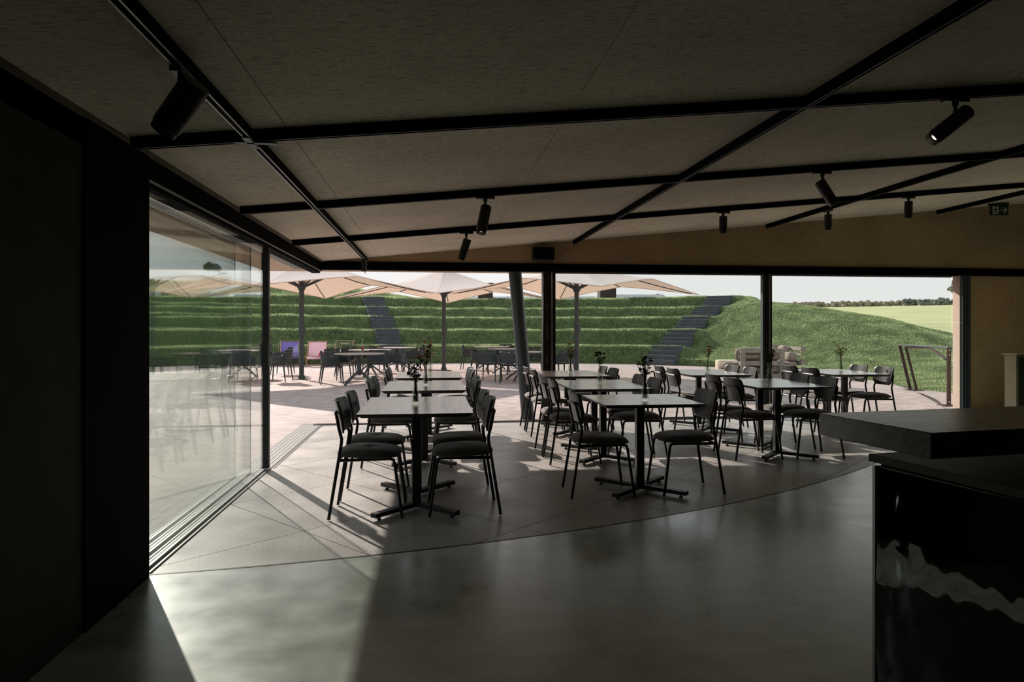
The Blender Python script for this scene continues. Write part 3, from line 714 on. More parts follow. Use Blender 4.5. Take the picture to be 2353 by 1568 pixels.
proto2 = None; proto1 = None; protoc = None
for key, (c, two, lab, words) in TABLES.items():
    if two:
        if proto2 is None: proto2 = table_proto(True); o = proto2
        else: o = dup(proto2)
    else: o = proto1 = table_proto(False)
    o.location = (c[0], c[1], 0); tag(o, lab, 'table', 'dark dining tables')
    seats = [(s, y) for s in (-1, 1) for y in ((-0.25, 0.27) if two else (-0.04,))]
    for s, dy in seats:
        if protoc is None: protoc = chair_proto(); h = protoc
        else: h = dup(protoc)
        off = 0.325 if key != 'D' else 0.35
        jx, jy, jr = random.uniform(-.012, .012), random.uniform(-.012, .012), random.uniform(-.03, .03)
        if key == 'C' and s == 1: jr += 0.04
        h.location = (c[0] + s*off + jx, c[1] + dy + jy, 0); h.rotation_euler = (0, 0, (0 if s < 0 else math.pi) + jr)
        side = 'left' if s < 0 else 'right'
        which = ('nearer' if dy < 0 else 'further') if two else ('only' if s < 0 else 'only')
        h['label'] = f'black chair, {which} one on {side} side of {words}'
        h['group'] = 'black dining chairs'; h['category'] = 'chair'

# vases with flowers
pet = MB()                             # a daisy-like bloom
for k in range(9):
    a = 2*math.pi*k/9; ca, sa = math.cos(a), math.sin(a)
    pet.add([(0,0,0), (ca*0.6-sa*0.28, sa*0.6+ca*0.28, 0.16), (ca, sa, 0.10), (ca*0.6+sa*0.28, sa*0.6-ca*0.28, 0.16)], [(0,1,2,3)])
pet.lathe([(0.0, -0.25), (0.22, -0.12), (0.30, 0.10), (0.18, 0.26), (0.0, 0.30)], 8)
leafm = MB(); leafm.add([(0,0,0), (0.4,0.30,0.08), (1,0,-0.08), (0.4,-0.30,0.08)], [(0,1,2),(0,2,3)])
m_stem = M('flower_stem', (0.13, 0.16, 0.06), 0.7, 0.3)
m_leaf = grassmat('vase_leaf', (0.06, 0.09, 0.03), (0.11, 0.15, 0.05), (0.20, 0.22, 0.08), 0.35)
BL = {k: M('petal_'+k, c, 0.7, 0.2, 0, 0.15, 60) for k, c in dict(dark=(0.022, 0.010, 0.016), red=(0.16, 0.018, 0.014), rust=(0.33, 0.10, 0.055), orange=(0.55, 0.22, 0.10), yellow=(0.55, 0.42, 0.06), cream=(0.62, 0.52, 0.34), pale=(0.45, 0.42, 0.14), pink=(0.52, 0.2, 0.17)).items()}
bloom = {k: pet.mesh('flower', m, True, 1.0) for k, m in BL.items()}
leaf_me = leafm.mesh('leaf', m_leaf, False)
bottle_prof = [(0.0, 0.006), (0.026, 0.006), (0.0285, 0.012), (0.028, 0.06), (0.020, 0.13), (0.0145, 0.165), (0.0155, 0.195), (0.0185, 0.20), (0.0185, 0.202), (0.020, 0.200), (0.0172, 0.193), (0.0165, 0.165), (0.0225, 0.13), (0.031, 0.06), (0.0315, 0.010), (0.028, 0.0), (0.0, 0.0)]
bottle_me = MB().lathe(bottle_prof, 20).mesh('bottle', m_bottle)
water_me = MB().lathe([(0.0, 0.008), (0.025, 0.008), (0.0265, 0.02), (0.0262, 0.06), (0.022, 0.10), (0.0, 0.10)], 16).mesh('water', m_water)
VASES = {  # position, blooms, number, height of blooms, spread, leafiness, label
 'A': ((-0.117, 5.308), ['dark'], 40, (0.215, 0.36), 0.06, 40, 'glass bottle vase of near black daisies on front left table'),
 'B': ((-0.051, 7.051), ['rust', 'red', 'orange'], 20, (0.26, 0.43), 0.085, 60, 'tall glass bottle vase of rust red flowers on second left table'),
 'C': ((-0.005, 8.893), ['orange', 'pink', 'yellow'], 9, (0.27, 0.45), 0.10, 14, 'glass bottle vase of orange and yellow flowers on third left table'),
 'D': ((1.717, 5.346), ['dark'], 34, (0.22, 0.36), 0.07, 40, 'glass bottle vase of dark daisies on small square table'),
 'E': ((1.778, 7.057), ['red', 'dark'], 9, (0.26, 0.35), 0.05, 44, 'glass bottle vase of dark red blooms on second middle table'),
 'F': ((1.830, 8.85), ['pale', 'yellow'], 30, (0.22, 0.40), 0.07, 60, 'glass bottle vase of tall yellow green sprays beside black post'),
 'G': ((3.703, 8.811), ['red', 'cream', 'red'], 11, (0.26, 0.35), 0.065, 34, 'glass bottle vase of red and cream blooms near pallet sofa'),
 'H': ((3.673, 7.07), ['red', 'dark'], 12, (0.29, 0.38), 0.07, 60, 'glass bottle vase of dark red flowers in front of glazing post'),
 'I': ((5.651, 8.868), ['yellow', 'pale'], 18, (0.24, 0.40), 0.09, 46, 'glass bottle vase of yellow flowers on rightmost table'),
}
def vase(loc, z, kinds, n, hr, spread, nl, label, seed, sc=1.0):
    q = random.Random(seed)
    t = thing('flower_vase', label, 'vase', (loc[0], loc[1], z), q.uniform(0, 6), 'bottle vases of flowers'); t.scale = (sc, sc, sc)
    link('bottle', bottle_me, t); link('water', water_me, t)
    tips = []
    for i in range(n):
        a = q.uniform(0, 6.28); rr = spread*math.sqrt(q.random()); h = q.uniform(*hr)
        p = Vector((rr*math.cos(a), rr*math.sin(a), h)); tips.append(p)
        ob('stem', MB().tube([(q.uniform(-.019,.019), q.uniform(-.019,.019), 0.02), (p.x*0.16, p.y*0.16, 0.19), (p.x*0.55, p.y*0.55, h*0.75), p], 0.0012, 4), m_stem, t, smooth=False)
        o = link('flower', bloom[kinds[i % len(kinds)]], t, p, (q.uniform(-.7,.7), q.uniform(-.7,.7), q.uniform(0, 6))); s = q.uniform(0.015, 0.023)*(1.25 if n < 12 else 0.8 if n > 32 else 1); o.scale = (s, s, s)
    for i in range(nl):
        p = q.choice(tips); k = q.uniform(0.12, 0.97); pp = Vector((p.x*k, p.y*k, 0.19 + (p.z-0.19)*k))
        o = link('leaf', leaf_me, t, pp, (q.uniform(-.6,.6), q.uniform(-.9,.3), q.uniform(0, 6.28))); s = q.uniform(0.024, 0.048); o.scale = (s, s, s)
    return t
for i, (k, v_) in enumerate(VASES.items()):
    vase(v_[0], 0.7502, v_[1], v_[2], v_[3], v_[4], v_[5], v_[6], 40+i)

# ------------------------------------------------------------------ counter at the right
e1 = Vector((0.991, 0.133, 0)); e2 = Vector((0.133, -0.991, 0)); CR = math.atan2(e1.y, e1.x)
ctr = thing('bar_counter', 'dark bar counter with glossy rippled black front, lower right', 'counter', (1.329, 1.935, 0), CR)
body = MB()                            # local x along e1, local y = -e2 direction (towards the back)
body.box(0.12, 1.9, -2.6, -0.012, 0.06, 0.915); body.box(0.030, 0.12, -0.03, -0.012, 0.06, 0.915)
bevel(ob('cabinet_body', body, m_beam, ctr, smooth=False), 0.002, 1)
def rip(a, b):
    return (0.020 + 0.06*min(a, 0.4)*2.58 - 0.016*math.sin(math.pi*b) + 0.003*math.sin(7.4*a+1.3*b)*math.sin(4*b+0.7)*min(1, 6*b, 6*(1-b), 8*a), -0.015 - a*2.58, 0.06 + b*0.85)
ob('gloss_panel', MB().grid(rip, 60, 30), m_gloss, ctr, ang=1.5)
ob('head_rail', MB().box(0.022, 1.85, -2.6, -0.02, 0.915, 0.927), m_beam, ctr, smooth=False)
ob('plinth', MB().box(0.06, 1.85, -2.55, -0.05, 0.0, 0.06), m_beam, ctr, smooth=False)
ob('edge_strip', MB().box(0.003, 0.03, -0.0155, -0.005, 0.0, 0.915), m_alu, ctr, smooth=False)
ob('edge_strip', MB().tube([(lambda p: (p[0]-0.002, p[1], p[2]+0.002))(rip(i/10, 1.0)) for i in range(11)], 0.003, 5), m_alu, ctr, smooth=False)
lt = ob('lower_worktop', MB().box(0.0, 1.92, -2.62, 0.0, 0.927, 0.95), m_counter_top2, ctr, smooth=False)
ob('worktop_edge', MB().box(-0.004, 0.0, -2.62, 0.002, 0.927, 0.9495), m_counter_edge, lt, smooth=False)
up = MB(); up.box(0.52, 2.6, -0.47, -0.18, 0.95, 1.041)
ob('riser', up, m_beam, ctr, smooth=False)
sl_o = (1.05 - 1.329, 1.747 - 1.935); lx = sl_o[0]*e1.x + sl_o[1]*e1.y; ly = -(sl_o[0]*e2.x + sl_o[1]*e2.y)
bevel(ob('upper_worktop', MB().box(lx, lx+3.2, ly-0.362, ly, 1.041, 1.10), m_counter, ctr, smooth=False), 0.0015, 1)

# tan cabinet behind the counter
cb_ = thing('tan_cabinet', 'tan panelled cabinet with thin top beyond the bar counter, right edge', 'cabinet', (6.27, 6.82, 0), 0.02)
bevel(ob('carcass', MB().box(0, 0.9, -0.15, 0, 0.05, 1.035), m_box_tan, cb_, smooth=False), 0.004, 1)
ob('cabinet_top', MB().box(-0.012, 0.92, -0.17, 0.012, 1.040, 1.062), m_box_tan, cb_, smooth=False)
ob('door', MB().box(0.02, 0.45, -0.165, -0.151, 0.07, 1.02), m_counter_edge, cb_, smooth=False)
ob('door', MB().box(0.46, 0.88, -0.165, -0.151, 0.07, 1.02), m_counter_edge, cb_, smooth=False)
ob('plinth', MB().box(0.03, 0.87, -0.13, -0.02, 0, 0.05), m_black, cb_, smooth=False)

# ------------------------------------------------------------------ ceiling tracks, lamps, sign, speaker
TW, TH_ = 0.036, 0.058
def track(pa, pb, label, bright):
    t = thing('lighting_track', label, 'lighting track', (0, 0, 0), 0, 'black tracks under the ceiling')
    A = Vector((pa[0], pa[1], zc(pa[0]) - TH_/2)); B = Vector((pb[0], pb[1], zc(pb[0]) - TH_/2))
    d = (B-A).normalized(); upv = Vector((-KC, 0, 1)).normalized()
    ob('rail', MB().bar(A, B, TW, TH_, upv), m_beam, t, smooth=False)
    lip = MB(); s = d.cross(upv).normalized(); o_ = -upv*(TH_/2+0.001)
    lip.bar(A+s*0.014+o_, B+s*0.014+o_, 0.006, 0.003, upv); lip.bar(A-s*0.014+o_, B-s*0.014+o_, 0.006, 0.003, upv)
    ob('lip', lip, m_alu if bright else m_black, t, smooth=False)
for y, w in zip(YT, ('nearest', 'middle', 'furthest')):
    track((XL+0.06, y), (XR-0.05, y), f'{w} of three black ceiling tracks running across the room', False)
TX = [-0.892, 2.045, 4.96, 7.72]
for x, w in zip(TX, ('black ceiling track with bright lips running towards the opening at left', 'second black ceiling track from left, running towards the front wall', 'third black ceiling track from left, ending at the front wall', 'rightmost black ceiling track, above the exit sign')):
    track((x, YB+0.2), (x, YF-0.05), w, x < 0)
cj = thing('track_coupler', 'grey cross coupler where nearest track crosses the left track', 'coupler', (TX[0], YT[0], zc(TX[0]) - TH_ - 0.008))
cpl = MB().box(-0.13, 0.13, -0.015, 0.015, 0, 0.008); cpl.box(-0.018, 0.018, -0.10, 0.10, 0, 0.008)
ob('plate', cpl, m_grey, cj, smooth=False); ob('screw', MB().lathe([(0.004, -0.002), (0.004, 0.0)], 8), m_black, cj)

def spot(x, y, axis, aim, label, lit=False, stem=0.07, L=0.235, r=0.044, lens=0.03):
    z = zc(x) - TH_
    t = thing('track_spotlight', label, 'spotlight', (x, y, z), 0, 'black track spotlights')
    ad = MB()
    if axis == 'x': ad.box(-0.075, 0.075, -0.019, 0.019, -0.022, 0.0)
    else: ad.box(-0.019, 0.019, -0.075, 0.075, -0.022, 0.0)
    ob('adapter', ad, m_tube, t, smooth=False)
    st = MB(); st.lathe([(0.016, -0.045), (0.018, -0.022)], 10); stem += 0.02; st.tube([(0, 0, -0.022), (0, 0, -0.022-stem)], 0.011, 10)
    ob('stem', st, m_tube, t)
    ax = Vector(aim).normalized(); top = Vector((0, 0, -0.022-stem)) - ax*(0.045 if ax.z < -0.85 else 0.09); q = ax.to_track_quat('Z', 'Y')
    hb = MB().lathe([(r*0.93, 0.0), (r, 0.006), (r, L-lens-0.004), (r*0.9, L-lens), (r*0.9, L), (r*0.82, L), (r*0.78, L-0.03), (0.0, L-0.03)], 24)
    h = ob('lamp_body', hb, m_tube, t, top + Vector((0, 0, -0.01)), q.to_euler())
    ob('lens', MB().lathe([(0.0, L-0.026), (r*0.42, L-0.026), (r*0.42, L-0.022), (0.0, L-0.02)], 18), m_lamp_on if lit else m_lens, h)
    return t
spot(-0.895, 2.60, 'y', (-0.62, 0.28, -0.72), 'large near black spotlight on the left track, tilted down left', False, 0.06, 0.22, 0.052, 0.02)
spot(0.432, YT[1], 'x', (-0.20, -0.25, -0.92), 'black spotlight with lit warm lens on the middle track', True)
spot(0.383, YT[2], 'x', (-0.28, 0.15, -0.9), 'black spotlight on the furthest track, just above left row tables')
spot(2.94, YT[0], 'x', (-0.78, 0.10, -0.62), 'black spotlight with lit lens on nearest track, upper right, tilted', True, 0.075, 0.26)
spot(3.30, YT[1], 'x', (0.40, -0.25, -0.86), 'black spotlight on the middle track at right, leaning right')
spot(3.30, YT[2], 'x', (0.0, 0.02, -1), 'upright black spotlight on furthest track, left of third track', False, 0.05, 0.19)
spot(4.96, 8.05, 'y', (0.0, 0.02, -1), 'upright black spotlight hanging from the third track', False, 0.05, 0.19)
spot(5.58, YT[2], 'x', (0.0, 0.02, -1), 'upright black spotlight on furthest track, right of third track', False, 0.05, 0.19)
wl = spot(8.25, YT[2], 'x', (0.42, 0.75, -0.62), 'black spotlight with lit lens lighting the board wall, right of the exit sign', True)
ld = bpy.data.lights.new('wall_washer', 'SPOT'); ld.energy = 8; ld.color = (1.0, 0.66, 0.33); ld.spot_size = R(80); ld.spot_blend = 1.0; ld.shadow_soft_size = 0.03
lo = link('lamp', ld, wl, (0.10, 0.18, -0.29), Vector((0.30, 0.75, -0.75)).to_track_quat('-Z', 'Y').to_euler())
tb = thing('track_feed_box', 'small black feed box with loose cable at the left track end', 'feed box', (TX[0], 9.30, zc(TX[0]) - TH_))
ob('housing', MB().box(-0.028, 0.028, -0.02, 0.02, -0.16, 0.0), m_tube, tb, smooth=False)
ob('cable', MB().tube([(0.02, -0.02, -0.02), (0.045, -0.04, -0.06), (0.035, -0.05, -0.14), (0.02, -0.05, -0.20)], 0.005, 6), m_grey, tb)
sp = thing('wall_speaker', 'black box loudspeaker on the board wall above the door post', 'speaker', (1.585, YF-0.005, 2.40))
bevel(ob('cabinet', MB().box(-0.155, 0.155, -0.16, -0.02, -0.09, 0.09), m_tube, sp, smooth=False), 0.012, 2)
ob('grille', MB().box(-0.145, 0.145, -0.166, -0.161, -0.08, 0.08), m_beam, sp, smooth=False)
ob('bracket', MB().box(-0.03, 0.03, -0.02, 0.0, -0.05, 0.05), m_black, sp, smooth=False)
ob('badge', MB().box(0.112, 0.124, -0.170, -0.1655, -0.012, 0.006), m_grey, sp, smooth=False)
# exit sign: running figure in a doorway and an arrow pointing right
ex = thing('exit_sign', 'dark green exit sign with running figure and arrow, upper right', 'sign', (8.46, 9.30, 3.035), -0.10)
ob('panel', MB().box(-0.135, 0.135, -0.012, 0.012, 0.0, 0.145), m_sign, ex, smooth=False)
ob('housing', MB().box(-0.15, 0.13, -0.03, 0.03, 0.148, 0.185), m_black, ex, smooth=False)
ob('hanger', MB().box(0.09, 0.11, -0.01, 0.01, 0.185, zc(8.46)-3.035), m_black, ex, smooth=False)
def flat(polys):
    m = MB()
    for p in polys:
        n_ = len(p); m.add([(x, -0.0135, z) for x, z in p] + [(x, -0.0121, z) for x, z in p], [tuple(range(n_)), tuple(range(2*n_-1, n_-1, -1))] + [(i, n_+i, n_+(i+1) % n_, (i+1) % n_) for i in range(n_)])
    return m
ob('arrow', flat([[(0.02, 0.067), (0.105, 0.067), (0.105, 0.081), (0.02, 0.081)], [(0.060, 0.112), (0.075, 0.118), (0.118, 0.074), (0.105, 0.070)], [(0.060, 0.036), (0.075, 0.030), (0.118, 0.074), (0.105, 0.078)]]), m_signw, ex, smooth=False)
ob('doorway', flat([[(-0.105, 0.015), (-0.015, 0.015), (-0.015, 0.13), (-0.105, 0.13)]]), m_signw, ex, smooth=False)
fig = flat([[(-0.066, 0.108), (-0.054, 0.108), (-0.050, 0.116), (-0.054, 0.125), (-0.066, 0.125), (-0.070, 0.116)], [(-0.078, 0.060), (-0.056, 0.056), (-0.044, 0.098), (-0.064, 0.104)],
            [(-0.048, 0.098), (-0.044, 0.088), (-0.022, 0.078), (-0.020, 0.086)], [(-0.066, 0.102), (-0.094, 0.086), (-0.098, 0.066), (-0.090, 0.066), (-0.086, 0.080), (-0.062, 0.090)],
            [(-0.060, 0.060), (-0.040, 0.046), (-0.022, 0.020), (-0.034, 0.018), (-0.052, 0.040), (-0.074, 0.058)], [(-0.078, 0.062), (-0.080, 0.042), (-0.104, 0.040), (-0.104, 0.031), (-0.070, 0.034), (-0.064, 0.058)]])
fg = ob('figure', fig, m_sign, ex, smooth=False); fg.location = (0, -0.0016, 0)

# ------------------------------------------------------------------ terrace furniture
def armchair_proto():
    t = thing('terrace_armchair', 'x', 'armchair')      # faces +x
    def shell(a, b):                  # a along the tub from one arm over the back to the other, b up
        u_ = (a-0.5)*2; th_ = u_*math.pi*0.5
        ex_ = 0.5
        x = -0.24*math.copysign(abs(math.cos(th_))**ex_, 1); y = 0.265*math.copysign(abs(math.sin(th_))**ex_, th_)
        if abs(u_) > 0.62: x = -0.24*abs(math.cos(math.pi*0.31))**ex_ + (abs(u_)-0.62)/0.38*0.36; y = math.copysign(0.27, u_)
        top = 0.80 if abs(u_) < 0.42 else 0.80 - 0.15*float(smooth(0.42, 0.66, abs(u_)))
        z = 0.44 + (top-0.44)*b; lean = 1 + 0.10*b
        return (x*lean if x < 0 else x, y*(1+0.03*b), z)
    def holes(i, j): return 7 < i < 24 and (i % 2 == 0) and j in (1, 9)
    s = ob('shell', MB().grid(shell, 32, 11, holes), m_poly, t, ang=1.2); md = s.modifiers.new('thick', 'SOLIDIFY'); md.thickness = 0.012; md.offset = 0
    ob('seat', MB().poly([(-0.22, -0.25), (0.20, -0.255), (0.24, -0.22), (0.24, 0.22), (0.20, 0.255), (-0.22, 0.25)], 0.425, 0.450), m_poly, t, smooth=False)
    for sx, sy in ((-1,-1),(-1,1),(1,-1),(1,1)):
        ob('leg', MB().tube([(sx*0.265 - 0.01, sy*0.265, 0.0), (sx*0.215, sy*0.235, 0.43)], [0.012, 0.020], 8), m_poly, t)
    return t
def rtable_proto():
    t = thing('round_terrace_table', 'x', 'table')
    ob('tabletop', MB().lathe([(0.0, 0.715), (0.55, 0.715), (0.595, 0.722), (0.60, 0.735), (0.597, 0.742), (0.0, 0.742)], 40), m_polytop, t, ang=0.5)
    ob('column', MB().tube([(0,0,0.22), (0,0,0.716)], 0.045, 12), m_pole, t)
    for k in range(4):
        a = math.pi/4 + k*math.pi/2; c, s = math.cos(a), math.sin(a)
        ob('leg', MB().bar((c*0.02, s*0.02, 0.33), (c*0.47, s*0.47, 0.014), 0.042, 0.036), m_pole, t, smooth=False)
    return t
tp_ = None
for px, d, rz, lab in ((826, 16.3, 0.1, 'round terrace table with crossed legs, nearest below left umbrella'), (850, 19.2, 0.5, 'round terrace table behind the nearest one, below left umbrella'),
                  (912, 21.6, 0.9, 'furthest round terrace table in front of the left stairway'), (1200, 17.6, 0.2, 'round terrace table beside the leaning column'),
                  (1168, 20.2, 0.6, 'second round terrace table left of the leaning column'), (1130, 22.6, 0.3, 'furthest round terrace table left of the leaning column'),
                  (560, 18.6, 0.3, 'round terrace table behind the sliding door frame')):
    o = tp_ = rtable_proto() if tp_ is None else dup(tp_)
    x, y = at(px, d); o.location = (x, y, 0); o.rotation_euler = (0, 0, rz); tag(o, lab, 'table', 'round tables on the terrace')
ap_ = None
ARM = [ # px, depth, heading in camera frame (0 = right, 90 = away, 180 = left, 270 = towards us)
 (762, 16.5, 20, 'dark resin armchair at left of nearest terrace table, back to left'),
 (869, 17.5, 100, 'dark resin armchair at right of nearest terrace table, perforated back facing us'),
 (905, 18.6, 185, 'dark resin armchair just right of the perforated back one'),
 (952, 21.2, 175, 'dark resin armchair by furthest left terrace table, facing left'),
 (774, 17.9, 330, 'dark resin armchair half hidden behind nearest terrace table at left'),
 (795, 19.2, 5, 'dark resin armchair at left of second terrace table'),
 (804, 20.9, 290, 'dark resin armchair behind second terrace table, toward green deckchair'),
 (858, 20.9, 265, 'dark resin armchair behind second terrace table, below left stairway'),
 (958, 22.8, 190, 'dark resin armchair furthest back by third terrace table'),
 (640, 17.2, 178, 'dark resin armchair beside the door handle, facing left'),
 (649, 20.0, 180, 'dark resin armchair behind the one beside the door handle'),
 (560, 17.3, 90, 'dark resin armchair behind the sliding glass, back to us'),
 (1080, 22.3, 355, 'dark resin armchair standing left of furthest right side table'),
 (1102, 19.8, 5, 'dark resin armchair behind the two back turned ones, facing right'),
 (1124, 17.4, 72, 'left of two back turned resin armchairs beside leaning column'),
 (1174, 16.7, 88, 'right of two back turned resin armchairs beside leaning column'),
 (1160, 23.6, 262, 'resin armchair facing us behind furthest right side table'),
 (1224, 19.4, 268, 'resin armchair facing us between leaning column and black post'),
 (1188, 21.6, 270, 'resin armchair mostly hidden behind the leaning column'),
 (1290, 17.6, 120, 'resin armchair behind glass just right of the black post'),
]
for px, d, hd_, lab in ARM:
    o = ap_ = armchair_proto() if ap_ is None else dup(ap_)
    x, y = at(px, d); o.location = (x, y, 0); o.rotation_euler = (0, 0, R(hd_) - YAW); tag(o, lab, 'armchair', 'dark resin armchairs on the terrace')

# bottle on the second terrace table
x, y = at(833, 18.95); bt = thing('drink_bottle', 'clear bottle with red drink on terrace table', 'bottle', (x, y, 0.742))
m_red = M('red_drink', (0.30, 0.02, 0.04), 0.2, 0.5)
ob('drink', MB().lathe([(0.0, 0.002), (0.036, 0.002), (0.036, 0.10), (0.0, 0.10)], 12), m_red, bt)
ob('glass', MB().lathe([(0.038, 0.0), (0.039, 0.15), (0.018, 0.21), (0.015, 0.27)], 12), m_bottle, bt)
ob('cap', MB().lathe([(0.017, 0.265), (0.017, 0.30), (0.0, 0.30)], 10), m_signw, bt)

# deckchairs
def decal(name, kind):
    m, t, b, out = newmat(name); t.nodes.remove(b); tcn = t.nodes.new('ShaderNodeTexCoord'); sp_ = t.nodes.new('ShaderNodeSeparateXYZ'); t.links.new(tcn.outputs['UV'], sp_.inputs[0])
    def math_(op, a, bb):
        n_ = t.nodes.new('ShaderNodeMath'); n_.operation = op
        for i, q in enumerate((a, bb)):
            if isinstance(q, (int, float)): n_.inputs[i].default_value = q
            else: t.links.new(q, n_.inputs[i])
        return n_.outputs[0]
    U, V__ = sp_.outputs['X'], None
    V__ = math_('DIVIDE', math_('SUBTRACT', sp_.outputs['Y'], 0.43), 0.57)
    def mixc(f, a, c):
        n_ = N(t, 'ShaderNodeMix', data_type='RGBA'); t.links.new(f, n_.inputs[0])
        for i, q in ((6, a), (7, c)):
            if isinstance(q, tuple): n_.inputs[i].default_value = (*q, 1)
            else: t.links.new(q, n_.inputs[i])
        return n_.outputs[2]
    if kind == 'purple':
        w = math_('FRACT', math_('MULTIPLY', math_('SUBTRACT', U, math_('MULTIPLY', V__, 0.9)), 9.0), 0); st = math_('LESS_THAN', w, 0.28)
        band = math_('MULTIPLY', math_('GREATER_THAN', U, 0.20), math_('LESS_THAN', V__, math_('ADD', 0.20, math_('MULTIPLY', U, 0.62)))); band = math_('MULTIPLY', band, math_('GREATER_THAN', V__, 0.14))
        col = mixc(math_('MULTIPLY', st, band), (0.16, 0.14, 0.42), (0.62, 0.60, 0.75))
    elif kind == 'pink':
        def disc(cx, cy, r): return math_('LESS_THAN', math_('SQRT', math_('ADD', math_('POWER', math_('SUBTRACT', U, cx), 2), math_('POWER', math_('MULTIPLY', math_('SUBTRACT', V__, cy), 1.6), 2)), 0), r)
        col = mixc(disc(0.78, 0.30, 0.46), (0.72, 0.46, 0.55), (0.74, 0.52, 0.58)); col = mixc(disc(0.82, 0.26, 0.25), col, (0.62, 0.05, 0.16))
    else:
        f = math_('MULTIPLY', math_('GREATER_THAN', V__, 0.84), math_('LESS_THAN', V__, 0.90)); f = math_('MULTIPLY', f, math_('GREATER_THAN', U, 0.25)); f = math_('MULTIPLY', f, math_('LESS_THAN', U, 0.75))
        col = mixc(f, (0.10, 0.13, 0.07), (0.32, 0.35, 0.25))
    d = N(t, 'ShaderNodeBsdfDiffuse'); tl = N(t, 'ShaderNodeBsdfTranslucent'); mxs = N(t, 'ShaderNodeMixShader', {0: 0.4})
    for q in (d, tl): t.links.new(col, q.inputs[0])
    t.links.new(d.outputs[0], mxs.inputs[1]); t.links.new(tl.outputs[0], mxs.inputs[2]); t.links.new(mxs.outputs[0], out.inputs[0]); return m
def deckchair(px, d, head, kind, label):
    x, y = at(px, d); t = thing('deckchair', label, 'deckchair', (x, y, 0), R(head) - YAW, 'folding deckchairs on the lawn edge')   # faces +x
    W = 0.30
    sl_ = MB(); path = [(-0.42, 0.86), (-0.36, 0.72), (-0.28, 0.55), (-0.17, 0.40), (-0.02, 0.29), (0.16, 0.26), (0.34, 0.30), (0.42, 0.35)]
    nP = len(path); sl_.add([(px_, s*W, pz) for px_, pz in path for s in (-1, 1)], [(2*i, 2*i+1, 2*i+3, 2*i+2) for i in range(nP-1)])
    o = ob('sling', sl_, decal('sling_'+kind, kind), t); uv = o.data.uv_layers.new(name='UVMap')
    for lp in o.data.loops:
        vi = lp.vertex_index; uv.data[lp.index].uv = (vi % 2, 1 - (vi//2)/(nP-1))
    for s in (-1, 1):
        ob('frame_rail', MB().bar((-0.46, s*0.32, 0.90), (0.44, s*0.32, 0.02), 0.026, 0.045), m_beech, t, smooth=False)
        ob('leg', MB().bar((-0.44, s*0.36, 0.02), (0.44, s*0.36, 0.37), 0.026, 0.045), m_beech, t, smooth=False)
        ob('prop', MB().bar((-0.26, s*0.39, 0.66), (-0.40, s*0.39, 0.04), 0.022, 0.035), m_beech, t, smooth=False)
    for p in ((-0.445, 0.875), (0.435, 0.365), (-0.43, 0.04), (0.43, 0.04)):
        ob('cross_bar', MB().tube([(p[0], -0.37, p[1]), (p[0], 0.37, p[1])], 0.014, 8), m_beech, t)
deckchair(666, 24.6, 289, 'purple', 'deckchair with purple sling and pale diagonal stripes, left')
deckchair(728, 24.2, 282, 'pink', 'deckchair with pink sling and crimson disc, right of umbrella pole')
deckchair(788, 25.3, 274, 'green', 'deckchair with olive green sling behind terrace tables')

# pallet lounge
def cushion(loc, sx, sy, sz, rot, label):
    def fn(a, b):
        th_ = 2*math.pi*a; p_ = math.pi*(b-0.5); e = 0.45; f = lambda v: math.copysign(abs(v)**e, v)
        return (sx/2*f(math.cos(p_))*f(math.cos(th_)), sy/2*f(math.cos(p_))*f(math.sin(th_)), sz/2*f(math.sin(p_)))
    o = ob('cushion', MB().grid(fn, 24, 12), m_cushion, None, loc, rot, ang=1.5); tag(o, label, 'cushion', 'beige cushions on the pallet lounge'); return o
lx0, ly0 = at(1752, 18.4); LR = -YAW + 0.03
def lw(x, y): return (lx0 + x*math.cos(LR) - y*math.sin(LR), ly0 + x*math.sin(LR) + y*math.cos(LR))
pb = thing('pallet_sofa', 'pallet wood sofa with its slatted back toward us, behind the glazing post', 'sofa', (lx0, ly0, 0), LR, 'pallet sofas')
for z0, z1 in ((0.0, 0.11), (0.34, 0.46), (0.68, 0.79)):
    bevel(ob('slat', MB().box(-0.60, 0.60, 0.0, 0.022, z0, z1), m_pallet, pb, smooth=False), 0.004, 1)
for z0, z1 in ((0.02, 0.10), (0.17, 0.25), (0.34, 0.45), (0.53, 0.62), (0.69, 0.785)):
    ob('slat', MB().box(-0.60, 0.60, 0.10, 0.122, z0, z1), m_pallet, pb, smooth=False)
for x0 in (-0.60, -0.06, 0.47):
    ob('bearer', MB().box(x0, x0+0.13, -0.024, 0.0, 0.0, 0.79), m_pallet, pb, smooth=False)
    ob('block', MB().box(x0, x0+0.13, 0.022, 0.10, 0.34, 0.45), m_pallet, pb, smooth=False)
for k in range(7): ob('board', MB().box(-0.60, 0.60, 0.13+0.1*k, 0.21+0.1*k, 0.24, 0.262), m_pallet, pb, smooth=False)
for x0 in (-0.60, -0.05, 0.50): ob('bearer', MB().box(x0, x0+0.10, 0.13, 0.81, 0.0, 0.24), m_pallet, pb, smooth=False)
c0 = lw(-0.02, 0.30); cushion((c0[0], c0[1], 0.62), 1.24, 0.18, 0.40, (0.10, 0, LR), 'long beige back cushion standing inside the nearer pallet sofa')
c1 = lw(-0.05, 0.58); cushion((c1[0], c1[1], 0.35), 1.14, 0.60, 0.17, (0, 0, LR), 'long beige seat cushion on the nearer pallet sofa')
p2x, p2y = lw(1.12, 0.75)
pb2 = thing('pallet_sofa', 'pallet wood sofa set sideways at right of the lounge', 'sofa', (p2x, p2y, 0), LR, 'pallet sofas')
for z0, z1 in ((0.05, 0.14), (0.34, 0.45), (0.58, 0.66), (0.74, 0.84)):
    ob('slat', MB().box(0.0, 0.022, -0.6, 0.6, z0, z1), m_pallet, pb2, smooth=False)
